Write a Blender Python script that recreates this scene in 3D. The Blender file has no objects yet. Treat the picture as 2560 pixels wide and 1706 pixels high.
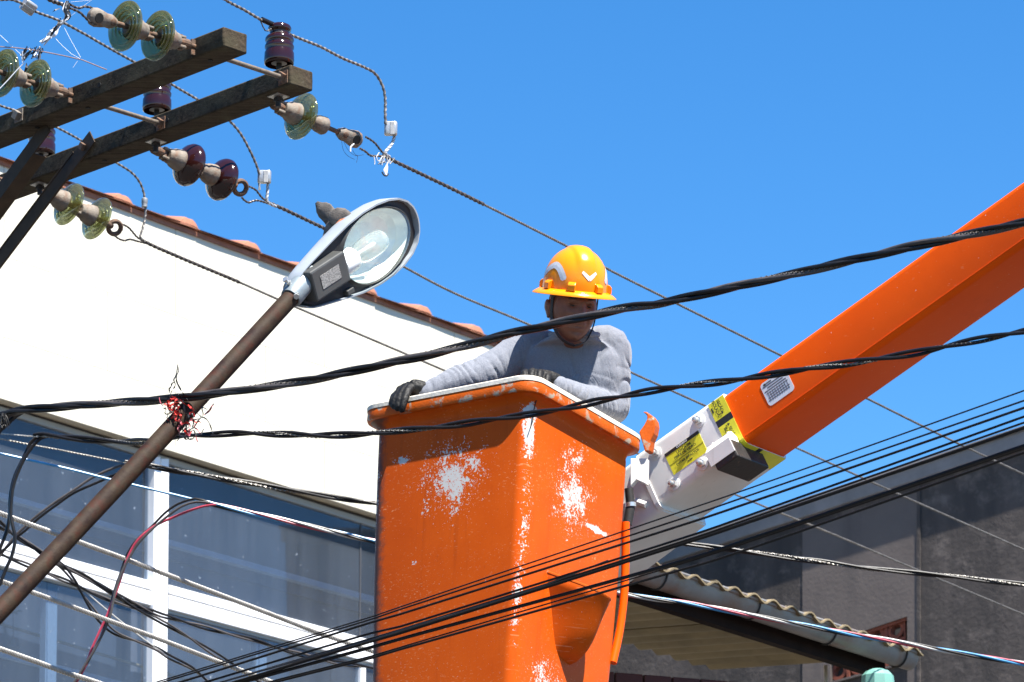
import bpy, bmesh, math, random
from mathutils import Vector, Matrix, noise

V = Vector
rad = math.radians
scene = bpy.context.scene
col = scene.collection

# ---------------------------------------------------------------- camera
IMG_W, IMG_H, FOC = 2560.0, 1706.0, 8540.0
PITCH = rad(16.0)
CAM = V((0, 0, 1.6))
FW = V((0, math.cos(PITCH), math.sin(PITCH)))
UPV = V((0, -math.sin(PITCH), math.cos(PITCH)))
cam_data = bpy.data.cameras.new('camera')
cam = bpy.data.objects.new('camera', cam_data)
col.objects.link(cam)
cam.location = CAM
cam.rotation_euler = (rad(90) + PITCH, 0, 0)
cam_data.sensor_width = 36.0
cam_data.lens = FOC / IMG_W * 36.0
cam_data.clip_end = 3000
cam_data.dof.use_dof = True
cam_data.dof.focus_distance = 12.5
cam_data.dof.aperture_fstop = 8.0
scene.camera = cam

# ---------------------------------------------------------------- world, sun, exposure
SUN_EL = rad(62.0)
SUN_AZ = math.atan2(0.67, -0.742)
SUN = V((math.sin(SUN_AZ) * math.cos(SUN_EL), math.cos(SUN_AZ) * math.cos(SUN_EL), math.sin(SUN_EL)))
world = bpy.data.worlds.new('World')
scene.world = world
world.use_nodes = True
wn = world.node_tree
wn.nodes.clear()
sky = wn.nodes.new('ShaderNodeTexSky')
sky.sky_type = 'NISHITA'
sky.sun_disc = False
sky.sun_elevation = SUN_EL
sky.sun_rotation = SUN_AZ
sky.altitude = 300
sky.air_density = 1.0
sky.dust_density = 0.0
sky.ozone_density = 6.0
hsv = wn.nodes.new('ShaderNodeHueSaturation')
hsv.inputs['Saturation'].default_value = 1.26
bgn = wn.nodes.new('ShaderNodeBackground')
bgn.inputs['Strength'].default_value = 0.076
won = wn.nodes.new('ShaderNodeOutputWorld')
wn.links.new(sky.outputs[0], hsv.inputs['Color'])
wn.links.new(hsv.outputs[0], bgn.inputs['Color'])
wn.links.new(bgn.outputs[0], won.inputs['Surface'])
sun_data = bpy.data.lights.new('sun', 'SUN')
sun_data.energy = 5.0
sun_data.angle = rad(0.53)
sun_data.color = (1.0, 0.955, 0.88)
sun_ob = bpy.data.objects.new('sun', sun_data)
col.objects.link(sun_ob)
sun_ob.rotation_euler = (-SUN).to_track_quat('-Z', 'Y').to_euler()
sun_ob.location = (5, -8, 20)
scene.view_settings.view_transform = 'Standard'
scene.view_settings.look = 'None'
scene.view_settings.gamma = 1.0
scene.view_settings.exposure = 1.52
scene.view_settings.use_curve_mapping = False
scene.render.engine = 'CYCLES'
scene.cycles.max_bounces = 8
scene.cycles.transparent_max_bounces = 16

# ---------------------------------------------------------------- placing helpers
def ray(px, py):
    return FW + V((1, 0, 0)) * ((px - IMG_W / 2) / FOC) - UPV * ((py - IMG_H / 2) / FOC)

def P(px, py, Y):
    "the point seen at pixel (px, py) that lies Y metres down the street"
    d = ray(px, py)
    return CAM + d * (Y / d.y)

def PZ(px, py, z):
    d = ray(px, py)
    return CAM + d * ((z - CAM.z) / d.z)

def RP(px, py, p0, n):
    "the point of the plane (p0, n) seen at pixel (px, py)"
    d = ray(px, py)
    return CAM + d * ((p0 - CAM).dot(n) / d.dot(n))

# ---------------------------------------------------------------- materials
def srgb(r, g, b):
    f = lambda c: (c / 255 / 12.92) if c <= 10 else ((c / 255 + 0.055) / 1.055) ** 2.4
    return (f(r), f(g), f(b))

class NT:
    "tiny helper for node trees"
    def __init__(s, name):
        s.m = bpy.data.materials.new(name)
        s.m.use_nodes = True
        s.t = s.m.node_tree
        s.t.nodes.clear()
        s.out = s.t.nodes.new('ShaderNodeOutputMaterial')
    def n(s, typ, ins=None, **props):
        nd = s.t.nodes.new('ShaderNode' + typ)
        for k, v in props.items():
            setattr(nd, k, v)
        for k, v in (ins or {}).items():
            sock = nd.inputs[k]
            if isinstance(v, bpy.types.NodeSocket):
                s.t.links.new(v, sock)
            elif isinstance(v, bpy.types.Node):
                s.t.links.new(v.outputs[0], sock)
            else:
                if sock.type == 'RGBA' and len(v) == 3:
                    v = (*v, 1)
                sock.default_value = v
        return nd
    def obj(s):
        return s.n('TexCoord').outputs['Object']
    def noise(s, vec, scale, detail=4, rough=0.55, dist=0.0):
        return s.n('TexNoise', {'Vector': vec, 'Scale': scale, 'Detail': detail, 'Roughness': rough, 'Distortion': dist}).outputs['Fac']
    def ramp(s, fac, a, b, c0=(0, 0, 0), c1=(1, 1, 1)):
        r = s.n('ValToRGB', {'Fac': fac})
        r.color_ramp.elements[0].position = a
        r.color_ramp.elements[1].position = b
        r.color_ramp.elements[0].color = (*c0, 1)
        r.color_ramp.elements[1].color = (*c1, 1)
        return r.outputs['Color']
    def math(s, op, a, b=0.0, clamp=False):
        nd = s.n('Math', operation=op, use_clamp=clamp)
        for i, v in enumerate((a, b)):
            if isinstance(v, bpy.types.NodeSocket):
                s.t.links.new(v, nd.inputs[i])
            else:
                nd.inputs[i].default_value = v
        return nd.outputs[0]
    def mix(s, fac, a, b):
        nd = s.n('Mix', data_type='RGBA')
        for key, v in ((0, fac), (6, a), (7, b)):
            if isinstance(v, bpy.types.NodeSocket):
                s.t.links.new(v, nd.inputs[key])
            elif key == 0:
                nd.inputs[0].default_value = v
            else:
                nd.inputs[key].default_value = (*v, 1)
        return nd.outputs[2]
    def mapping(s, vec, scale=(1, 1, 1), rot=(0, 0, 0), loc=(0, 0, 0)):
        return s.n('Mapping', {'Vector': vec, 'Scale': scale, 'Rotation': rot, 'Location': loc}).outputs[0]
    def bump(s, h, strength=0.3, dist=0.002):
        return s.n('Bump', {'Height': h, 'Strength': strength, 'Distance': dist}).outputs[0]
    def pbr(s, color, rough=0.5, metal=0.0, normal=None, spec=0.5, coat=0.0, sheen=0.0, **kw):
        ins = {'Base Color': color, 'Roughness': rough, 'Metallic': metal, 'Specular IOR Level': spec, 'Coat Weight': coat, 'Sheen Weight': sheen}
        if normal is not None:
            ins['Normal'] = normal
        ins.update(kw)
        b = s.n('BsdfPrincipled', ins)
        s.t.links.new(b.outputs[0], s.out.inputs['Surface'])
        return b

def mul(c, k):
    return tuple(min(1.0, x * k) for x in c)

def mat(name, c, rough=0.5, metal=0.0, var=0.12, vs=25.0, bump=0.0, bs=150.0, spec=0.5, coat=0.0, c2=None, mixlo=0.45, mixhi=0.62):
    "plain procedural surface: slow colour drift, optional second colour in patches, fine relief"
    t = NT(name)
    o = t.obj()
    nz = t.noise(o, vs, 6, 0.6)
    base = t.mix(t.ramp(nz, 0.3, 0.7), mul(c, 1 - var), mul(c, 1 + var))
    if c2 is not None:
        base = t.mix(t.ramp(t.noise(o, vs * 0.6, 8, 0.68, 0.4), mixlo, mixhi), base, c2)
    nrm = t.bump(t.noise(o, bs, 3), bump, 0.003) if bump else None
    rg = t.math('ADD', t.math('MULTIPLY', t.math('SUBTRACT', nz, 0.5), 0.25), rough, True)
    t.pbr(base, rg, metal, nrm, spec, coat)
    return t.m

M = {}
M['steel_strand'] = mat('steel strand', (0.36, 0.34, 0.31), 0.42, 0.5, 0.3, 30)
M['alu_strand'] = mat('aluminium strand', (0.17, 0.155, 0.14), 0.45, 0.5, 0.3, 40)
M['dark_strand'] = mat('armour strand', (0.07, 0.06, 0.055), 0.4, 0.4, 0.35, 30)
M['alu_bright'] = mat('bright aluminium', (0.44, 0.44, 0.43), 0.38, 0.6, 0.1, 30, 0.3, 90)
M['black_pvc'] = mat('black cable sheath', (0.009, 0.008, 0.008), 0.38, 0, 0.3, 20, 0.1, 60, spec=0.3)
M['grey_pvc'] = mat('grey cable sheath', (0.060, 0.052, 0.050), 0.4, 0, 0.3, 12, 0.1, 60, spec=0.35)  # grey sheath, lifted to carry the highlights of the twisted cables
M['blue_pvc'] = mat('blue cable sheath', (0.04, 0.25, 0.48), 0.3, 0, 0.2, 12)
M['red_pvc'] = mat('red cable sheath', (0.38, 0.04, 0.07), 0.32, 0, 0.2, 12)
M['white_pvc'] = mat('white cable sheath', (0.42, 0.41, 0.39), 0.35, 0, 0.15, 12)
M['galv'] = mat('galvanised steel', (0.36, 0.355, 0.34), 0.5, 0.55, 0.2, 18, 0.2, 80)
M['cast_cap'] = mat('weathered galvanised cap', (0.19, 0.162, 0.13), 0.75, 0.1, 0.28, 35, 0.5, 120, c2=(0.15, 0.08, 0.045), mixlo=0.48, mixhi=0.7)
M['rusty_iron'] = mat('rusty fitting', (0.12, 0.075, 0.05), 0.78, 0.2, 0.35, 60, 0.5, 160, c2=(0.20, 0.085, 0.035), mixlo=0.48, mixhi=0.7)
M['bolt_steel'] = mat('bolt steel', (0.16, 0.13, 0.10), 0.6, 0.5, 0.3, 60, 0.2)
M['dark_iron'] = mat('dark iron', (0.03, 0.027, 0.025), 0.6, 0.3, 0.3, 40, 0.2)
M['porcelain'] = mat('brown porcelain', (0.024, 0.006, 0.005), 0.12, 0, 0.15, 12, spec=0.6)
M['hole'] = mat('bolt hole dark', (0.008, 0.007, 0.006), 0.9, 0, 0.1)
M['zinc_nut'] = mat('zinc nut', (0.62, 0.62, 0.6), 0.3, 0.7, 0.1)

# ---- weathered timber
t = NT('weathered timber')
o = t.obj()
gr = t.noise(t.mapping(o, (4, 70, 70), (0, 0, rad(-44))), 1.0, 6, 0.65)
fine = t.noise(o, 220, 3, 0.6)
big = t.noise(o, 9, 5, 0.6)
c = t.mix(t.ramp(gr, 0.3, 0.72), (0.015, 0.011, 0.007), (0.074, 0.055, 0.036))
c = t.mix(t.ramp(big, 0.45, 0.75), c, (0.066, 0.057, 0.034))
c = t.mix(t.ramp(fine, 0.66, 0.74), c, (0.22, 0.21, 0.19))
t.pbr(c, 0.9, 0, t.bump(t.math('ADD', gr, t.math('MULTIPLY', fine, 0.4)), 0.7, 0.004), 0.15)
M['timber'] = t.m

# ---- glass of the insulators: clear greenish toughened glass
def thin_glass(name, tint, rough=0.03, milk=0.25, milkcol=(0.6, 0.65, 0.5), ior=1.5, back=0.0):
    t = NT(name)
    tr = t.n('BsdfTransparent', {'Color': tint})
    gl = t.n('BsdfGlossy', {'Roughness': rough, 'Color': (1, 1, 1)})
    di = t.n('BsdfTranslucent', {'Color': milkcol})
    d2 = t.n('BsdfDiffuse', {'Color': milkcol})
    dd = t.n('MixShader', {0: 0.5, 1: di, 2: d2})
    m1 = t.n('MixShader', {0: milk, 1: tr, 2: dd})
    fr = t.math('MULTIPLY', t.n('Fresnel', {'IOR': ior}).outputs[0], t.math('SUBTRACT', 1.0, t.math('MULTIPLY', t.n('NewGeometry').outputs['Backfacing'], 1.0 - back)))
    m2 = t.n('MixShader', {0: fr, 1: m1, 2: gl})
    t.t.links.new(m2.outputs[0], t.out.inputs['Surface'])
    return t.m
M['glass_disc'] = thin_glass('greenish insulator glass', (0.68, 0.72, 0.50), 0.06, 0.34, (0.22, 0.185, 0.05), 1.8, 0.5)
M['lamp_glass'] = thin_glass('lamp bowl glass', (0.95, 0.98, 0.96), 0.02, 0.04, (0.8, 0.85, 0.8), 1.45)
M['bulb_glass'] = thin_glass('bulb glass', (0.9, 0.93, 0.92), 0.02, 0.3, (0.85, 0.88, 0.88), 1.55)

# ---------------------------------------------------------------- mesh builder
ORG = {}

def frame(axis, ref=None):
    a = axis.normalized()
    r = ref or (V((0, 0, 1)) if abs(a.z) < 0.95 else V((1, 0, 0)))
    b = (r - a * r.dot(a)).normalized()
    return a, b, a.cross(b)

class MB:
    def __init__(s):
        s.v, s.f, s.mi, s.cur = [], [], [], 0
    def add(s, vs, fs):
        o = len(s.v)
        s.v.extend(vs)
        s.f.extend(tuple(i + o for i in f) for f in fs)
        s.mi.extend([s.cur] * len(fs))
        return s
    def box(s, c, a, b, d):
        "centre and three half vectors"
        vs = [c + a * i + b * j + d * k for i in (-1, 1) for j in (-1, 1) for k in (-1, 1)]
        return s.add(vs, [(0, 1, 3, 2), (4, 6, 7, 5), (0, 4, 5, 1), (2, 3, 7, 6), (0, 2, 6, 4), (1, 5, 7, 3)])
    def rings(s, rs, cap=True, closed=True):
        n = len(rs[0])
        fs = []
        for i in range(len(rs) - 1):
            for j in range(n if closed else n - 1):
                k = (j + 1) % n
                fs.append((i * n + j, i * n + k, (i + 1) * n + k, (i + 1) * n + j))
        if cap:
            fs.append(tuple(range(n - 1, -1, -1)))
            fs.append(tuple((len(rs) - 1) * n + j for j in range(n)))
        return s.add([p for r in rs for p in r], fs)
    def tube(s, pts, r, n=8, cap=True, ref=None, prof=None, twist=None):
        "tube along a polyline; r number or list; prof(j/n)->factor; twist list of angles"
        m = len(pts)
        rs = []
        b = None
        for i, p in enumerate(pts):
            d = pts[min(i + 1, m - 1)] - pts[max(i - 1, 0)]
            if d.length < 1e-9:
                d = V((0, 0, 1))
            d.normalize()
            if b is None:
                _, b, cc = frame(d, ref)
            else:
                b = (b - d * b.dot(d)).normalized()
                cc = d.cross(b)
            rr = r[i] if isinstance(r, (list, tuple)) else r
            tw = twist[i] if twist else 0.0
            ring = []
            for j in range(n):
                a = 2 * math.pi * j / n
                k = rr * (prof(j / n) if prof else 1.0)
                ring.append(p + b * (math.cos(a + tw) * k) + cc * (math.sin(a + tw) * k))
            rs.append(ring)
        return s.rings(rs, cap)
    def lathe(s, o, axis, prof, n=28, ref=None, cap=True, sx=1.0, sy=1.0):
        a, b, c = frame(axis, ref)
        rs = [[o + a * t + b * (math.cos(2 * math.pi * j / n) * r * sx) + c * (math.sin(2 * math.pi * j / n) * r * sy) for j in range(n)] for t, r in prof]
        return s.rings(rs, cap)
    def poly(s, pts, thick):
        "flat polygon given a thickness vector"
        n = len(pts)
        vs = list(pts) + [p + thick for p in pts]
        fs = [tuple(range(n - 1, -1, -1)), tuple(range(n, 2 * n))]
        fs += [(i, (i + 1) % n, n + (i + 1) % n, n + i) for i in range(n)]
        return s.add(vs, fs)
    def ball(s, c, r, n=10, m=7):
        rx, ry, rz = r if isinstance(r, (list, tuple)) else (r, r, r)
        return s.lathe_axes(c, V((rx, 0, 0)), V((0, ry, 0)), V((0, 0, rz)), n, m)
    def lathe_axes(s, c, a, b, d, n=12, m=8):
        rs = []
        for i in range(m + 1):
            th = math.pi * (i / m - 0.5)
            th = max(min(th, math.pi / 2 - 0.02), -math.pi / 2 + 0.02)
            rs.append([c + d * math.sin(th) + (a * math.cos(2 * math.pi * j / n) + b * math.sin(2 * math.pi * j / n)) * math.cos(th) for j in range(n)])
        return s.rings(rs)
    def mesh(s, name, org=V((0, 0, 0)), smooth=40):
        me = bpy.data.meshes.new(name)
        me.from_pydata([(p - org)[:] for p in s.v], [], s.f)
        bm = bmesh.new()
        bm.from_mesh(me)
        bmesh.ops.recalc_face_normals(bm, faces=bm.faces)
        bm.to_mesh(me)
        bm.free()
        for p, k in zip(me.polygons, s.mi):
            p.material_index = k
            p.use_smooth = bool(smooth)
        if smooth:
            me.set_sharp_from_angle(angle=rad(smooth))
        return me
    def build(s, name, mats, parent=None, smooth=40, bevel=0.0, local=False):
        if parent is not None:
            org = V((0, 0, 0)) if local else ORG[parent]
        elif local:
            org = V((0, 0, 0))
        else:
            org = V((sum(p.x for p in s.v), sum(p.y for p in s.v), sum(p.z for p in s.v))) / len(s.v)
        me = s.mesh(name, org, smooth)
        for m in (mats if isinstance(mats, (list, tuple)) else [mats]):
            me.materials.append(M[m] if isinstance(m, str) else m)
        return link(name, me, parent, org, bevel)

def link(name, me, parent=None, org=V((0, 0, 0)), bevel=0.0):
    ob = bpy.data.objects.new(name, me)
    col.objects.link(ob)
    if parent is not None:
        ob.parent = parent
        ORG[ob] = ORG[parent]
    else:
        ob.location = org
        ORG[ob] = org
    if bevel:
        b = ob.modifiers.new('bevel', 'BEVEL')
        b.width = bevel
        b.segments = 2
        b.limit_method = 'ANGLE'
        b.angle_limit = rad(40)
        b.harden_normals = False
    return ob

def tag(o, label, cat, group=None, kind=None):
    o['label'] = label
    o['category'] = cat
    if group:
        o['group'] = group
    if kind:
        o['kind'] = kind
    return o

def thing(name, loc, label, cat, group=None, mtx=None):
    e = bpy.data.objects.new(name, None)
    e.empty_display_size = 0.05
    col.objects.link(e)
    if mtx is not None:
        e.matrix_world = mtx
        ORG[e] = V((0, 0, 0))
    else:
        e.location = loc
        ORG[e] = V(loc)
    return tag(e, label, cat, group)

def struct(o):
    o['kind'] = 'structure'
    return o

def spline(pts, step):
    "Catmull-Rom through the points, resampled about every step metres"
    out = []
    n = len(pts)
    for i in range(n - 1):
        p0, p1, p2, p3 = pts[max(i - 1, 0)], pts[i], pts[i + 1], pts[min(i + 2, n - 1)]
        k = max(1, int((p2 - p1).length / step))
        for j in range(k):
            u = j / k
            out.append(0.5 * ((2 * p1) + (p2 - p0) * u + (2 * p0 - 5 * p1 + 4 * p2 - p3) * u * u + (3 * p1 - p0 - 3 * p2 + p3) * u ** 3))
    out.append(pts[-1])
    return out

def rope(path, R, lobes=6, lay=0.10, mb=None, dip=0.22, n=None, phase=0.0):
    "a stranded wire: lobed section that turns along the path"
    mb = mb or MB()
    L = [0.0]
    for a, b in zip(path, path[1:]):
        L.append(L[-1] + (b - a).length)
    n = n or lobes * 3
    mb.tube(path, R, n, True, None, lambda q: 1 - dip * (0.5 - 0.5 * math.cos(2 * math.pi * q * lobes)) , [phase + 2 * math.pi * l / lay for l in L])
    return mb

def helix(path, off, lay, phase, wob=0.0, seed=0):
    "one strand of a twisted bundle"
    out = []
    l = 0.0
    b = None
    m = len(path)
    for i, p in enumerate(path):
        if i:
            l += (p - path[i - 1]).length
        d = (path[min(i + 1, m - 1)] - path[max(i - 1, 0)]).normalized()
        if b is None:
            _, b, cc = frame(d)
        else:
            b = (b - d * b.dot(d)).normalized()
            cc = d.cross(b)
        a = phase + 2 * math.pi * l / lay + 0.5 * noise.noise(V((l * 2.2, seed, 0.3)))
        k = off * (1 + wob * noise.noise(V((l * 3.1, seed + 5.1, 1.7))))
        out.append(p + b * (math.cos(a) * k) + cc * (math.sin(a) * k))
    return out

def wpath(pix, step, ys):
    "wire through pixels; ys = [(px, Y), ...] gives how far each stretch is"
    pts = []
    for x, y in pix:
        for (xa, ya), (xb, yb) in zip(ys, ys[1:]):
            if x <= xb or (xb, yb) == ys[-1]:
                pts.append(P(x, y, ya + (yb - ya) * (x - xa) / (xb - xa)))
                break
    return spline(pts, step)

def text_mesh(txt, size, o, ax, ay, extrude=0.0):
    "flat lettering as a mesh, placed on a surface"
    cu = bpy.data.curves.new('lettering', 'FONT')
    cu.body = txt
    cu.size = size
    cu.align_x = 'CENTER'
    cu.align_y = 'CENTER'
    cu.resolution_u = 3
    cu.offset = size * 0.022
    ob = bpy.data.objects.new('lettering', cu)
    col.objects.link(ob)
    dg = bpy.context.evaluated_depsgraph_get()
    me = bpy.data.meshes.new_from_object(ob.evaluated_get(dg))
    bpy.data.objects.remove(ob)
    mb = MB()
    mb.add([o + ax * v.co.x + ay * v.co.y for v in me.vertices], [tuple(p.vertices) for p in me.polygons])
    return mb

def hs(txt):
    return sum((i + 1) * ord(ch) for i, ch in enumerate(txt))

random.seed(7)

# ================================================================ the setting
t = NT('asphalt and dust')
o = t.obj()
c = t.mix(t.ramp(t.noise(o, 0.7, 6), 0.3, 0.7), (0.036, 0.034, 0.032), (0.065, 0.060, 0.055))
t.pbr(c, 0.9, 0, t.bump(t.noise(o, 60, 3), 0.4, 0.01))
M['asphalt'] = t.m
M['concrete'] = mat('pavement concrete', (0.34, 0.32, 0.29), 0.85, 0, 0.15, 2.0, 0.3, 30)

mb = MB()
mb.add([V((-900, -900, 0)), V((900, -900, 0)), V((900, 900, 0)), V((-900, 900, 0))], [(0, 1, 2, 3)])
struct(mb.build('ground', 'asphalt', None, 0))

# ---------------------------------------------------------------- white house on the left
DH = V((0.571, 0.821, 0)).normalized()
NH = V((DH.y, -DH.x, 0))
H0 = P(620, 1100, 19.0)
def HW(px, py, off=0.0):
    return RP(px, py, H0 + NH * off, NH)

t = NT('white render')
o = t.obj()
c = t.mix(t.ramp(t.noise(o, 1.3, 6, 0.6), 0.35, 0.75), (0.58, 0.545, 0.445), (0.63, 0.595, 0.50))
st = t.ramp(t.noise(t.mapping(o, (6, 6, 0.5)), 1.0, 6, 0.7), 0.62, 0.8)
c = t.mix(t.math('MULTIPLY', st, 0.25), c, (0.40, 0.36, 0.28))
t.pbr(c, 0.8, 0, t.bump(t.noise(o, 90, 4), 0.25, 0.003))
M['white_render'] = t.m
M['soffit'] = mat('soffit paint', (0.52, 0.44, 0.31), 0.7, 0, 0.06, 5)
M['window_white'] = mat('white window frame', (0.82, 0.82, 0.83), 0.35, 0, 0.03, 4, spec=0.4)
M['window_grey'] = mat('grey window head', (0.36, 0.36, 0.34), 0.5, 0, 0.05, 4)  # grey tone of the head rails
M['gasket'] = mat('window gasket', (0.06, 0.06, 0.065), 0.6, 0, 0.1)
M['terracotta'] = mat('terracotta tile', (0.30, 0.115, 0.065), 0.8, 0, 0.25, 14, 0.4, 90, c2=(0.27, 0.15, 0.09), mixlo=0.5, mixhi=0.75)
M['room'] = mat('room wall', (0.19, 0.195, 0.19), 0.9, 0, 0.05, 1.5)
M['room_dark'] = mat('dark room band', (0.10, 0.10, 0.12), 0.9, 0, 0.1, 2)
M['room_pale'] = mat('pale room band', (0.50, 0.53, 0.56), 0.6, 0, 0.03)
M['tan_band'] = mat('tan room band', (0.3, 0.22, 0.12), 0.7, 0, 0.08)

t = NT('blue tinted window glass')
o = t.obj()
tr = t.n('BsdfTransparent', {'Color': (0.66, 0.74, 0.82)})
gl = t.n('BsdfGlossy', {'Roughness': 0.02, 'Color': (0.85, 0.92, 1.0)})
grime = t.n('BsdfDiffuse', {'Color': (0.30, 0.33, 0.37)})
streak = t.noise(t.mapping(o, (7, 7, 0.6)), 1.0, 6, 0.7)
g1 = t.math('ADD', t.math('MULTIPLY', t.ramp(streak, 0.35, 0.85), 0.07), 0.08)
spots = t.ramp(t.noise(o, 38, 2, 0.5), 0.735, 0.75)
g2 = t.math('ADD', g1, t.math('MULTIPLY', spots, 0.5), True)
m1 = t.n('MixShader', {0: g2, 1: tr, 2: grime})
fr = t.math('MULTIPLY', t.n('Fresnel', {'IOR': 1.5}).outputs[0], t.math('SUBTRACT', 1.0, t.n('NewGeometry').outputs['Backfacing']))
m2 = t.n('MixShader', {0: fr, 1: m1, 2: gl})
t.t.links.new(m2.outputs[0], t.out.inputs['Surface'])
M['window_glass'] = t.m

house = thing('white_house', (H0.x, H0.y, 0), 'white rendered house with terracotta eave tiles and blue tinted windows on the left', 'house')

def roof_y(x):
    return 399 + 0.3695 * x
def sill_y(x):   # lower edge of the white upper wall
    return 995 + 0.308 * x
def quad(x0, x1, ya, yb, off, thick, name, m, parent, bev=0.0):
    "wall piece between two lines of the facade; ya, yb functions of pixel x"
    pts = [HW(x0, ya(x0), off), HW(x1, ya(x1), off), HW(x1, yb(x1), off), HW(x0, yb(x0), off)]
    return MB().poly(pts, -NH * thick).build(name, m, parent, 0, bev)

XL, XR = -420.0, 1400.0
wall = quad(XL, XR, roof_y, sill_y, -0.012, 0.10, 'upper_wall', 'white_render', house)
# facing panels of the upper wall: three courses, joints recessed to the wall behind
rows = [0.0, 0.40, 0.74, 1.0]
random.seed(3)
for r in range(3):
    f0, f1 = rows[r], rows[r + 1]
    g = lambda f: (lambda x: roof_y(x) + (sill_y(x) - roof_y(x)) * f)
    x = XL + (60 if r % 2 else 0)
    last = XL
    k = 0
    while last < XR - 1:
        nx = min(XR, last + (430 - 0.13 * max(last, 0)) * (0.6 if (k == 0 and r % 2) else 1.0))
        e = 0.6
        pts = [HW(last + e, g(f0)(last + e) + (0 if r == 0 else 0.5), 0), HW(nx - e, g(f0)(nx - e) + (0 if r == 0 else 0.5), 0),
               HW(nx - e, g(f1)(nx - e) - (0 if r == 2 else 0.5), 0), HW(last + e, g(f1)(last + e) - (0 if r == 2 else 0.5), 0)]
        MB().poly(pts, -NH * 0.011).build('wall_panel', 'white_render', wall, 0)
        last = nx
        k += 1
# drip edge and soffit
quad(XL, XR, lambda x: sill_y(x) - 9, lambda x: sill_y(x) + 0.5, 0.008, 0.007, 'drip_edge', 'white_render', house)
WOFF = -0.10
s0 = [HW(XL, sill_y(XL) + 0.3, -0.004), HW(XR, sill_y(XR) + 0.3, -0.004)]
MB().poly([s0[0], s0[1], s0[1] - NH * 0.12, s0[0] - NH * 0.12], V((0, 0, 0.03))).build('soffit', 'soffit', house, 0)
def head_y(x):
    return sill_y(x) + 17.5
# window head rails
quad(XL, XR, lambda x: head_y(x) - 2, lambda x: head_y(x) + 3, WOFF + 0.012, 0.02, 'head_gasket', 'gasket', house)
quad(XL, XR, lambda x: head_y(x) + 3.0, lambda x: head_y(x) + 17, WOFF + 0.02, 0.05, 'window_head', 'window_grey', house)
# transom and mullions
def tr_top(x):
    return 1349 + 0.2745 * x
def tr_mid(x):
    return 1373 + 0.2745 * x
def tr_bot(x):
    return 1414 + 0.2650 * x
BOT = lambda x: 2050 + 0.2 * x
panes = [(XL, 2, 385), (2, 2, 385)]
def frame_member(x0, x1, ya, yb, name, off=WOFF + 0.03, th=0.06, m='window_white'):
    return quad(x0, x1, ya, yb, off, th, name, m, house, 0.004)
MULL = [(-395, -360), (386, 402), (404.5, 421)]
frame_member(XL, 384, tr_top, lambda x: tr_mid(x) - 1.5, 'transom')
frame_member(XL, 384, lambda x: tr_mid(x) + 1.5, tr_bot, 'transom')
frame_member(423, XR, lambda x: tr_top(x) - 3, lambda x: tr_mid(x) - 4.5, 'transom')
frame_member(423, XR, lambda x: tr_mid(x) - 1.5, lambda x: tr_bot(x) - 3, 'transom')
quad(XL, XR, lambda x: tr_mid(x) - 3, lambda x: tr_mid(x) + 3, WOFF + 0.015, 0.03, 'transom_groove', 'gasket', house)
quad(XL, XR, lambda x: tr_bot(x) - 1, lambda x: tr_bot(x) + 7, WOFF + 0.012, 0.03, 'sash_head', 'window_grey', house)
def vbar(x0, x1, y0, y1, name, off=WOFF + 0.045, th=0.07, m='window_white', lean=-0.009):
    pts = [HW(x0, y0, off), HW(x1, y0, off), HW(x1 + lean * (y1 - y0), y1, off), HW(x0 + lean * (y1 - y0), y1, off)]
    return MB().poly(pts, -NH * th).build(name, m, house, 0, 0.003)
vbar(387, 402, 1142, 2000, 'mullion')
vbar(404.5, 423, 1147, 2000, 'mullion', WOFF + 0.055)
vbar(-400, -360, 900, 2000, 'mullion')
vbar(901.5, 904.5, 1300, 1610, 'glass_joint', WOFF + 0.006, 0.004, 'gasket')
vbar(903, 915, 1668, 2000, 'mullion', WOFF + 0.02, 0.05)
vbar(1180, 1215, 1370, 2000, 'mullion')
# panes: three upper lights and three lower lights each side of the mullion
def pane(x0, x1, ya, yb):
    pts = [HW(x0, ya(x0), WOFF), HW(x1, ya(x1), WOFF), HW(x1, yb(x1), WOFF), HW(x0, yb(x0), WOFF)]
    return MB().poly(pts, -NH * 0.006).build('window_pane', 'window_glass', house, 0)
hb = lambda x: head_y(x) + 15
for x0, x1 in ((-362, 389), (421, 903), (903.5, 1182), (1213, XR)):
    pane(x0, x1, hb, lambda x: tr_top(x) + 2)
for x0, x1 in ((-362, 118), (118.6, 389), (420, 648), (648.6, 905), (913, 1182), (1213, XR)):
    pane(x0, x1, lambda x: tr_bot(x) - 2, BOT)
# sliding sash stiles behind the lower lights
for x0, x1 in ((116, 144), (641, 668)):
    pts = [HW(x0, tr_bot(x0) + 8, WOFF - 0.03), HW(x1, tr_bot(x1) + 8, WOFF - 0.03), HW(x1 - 8, 2000, WOFF - 0.03), HW(x0 - 8, 2000, WOFF - 0.03)]
    MB().poly(pts, -NH * 0.04).build('sash_stile', 'room_pale', house, 0)
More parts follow.
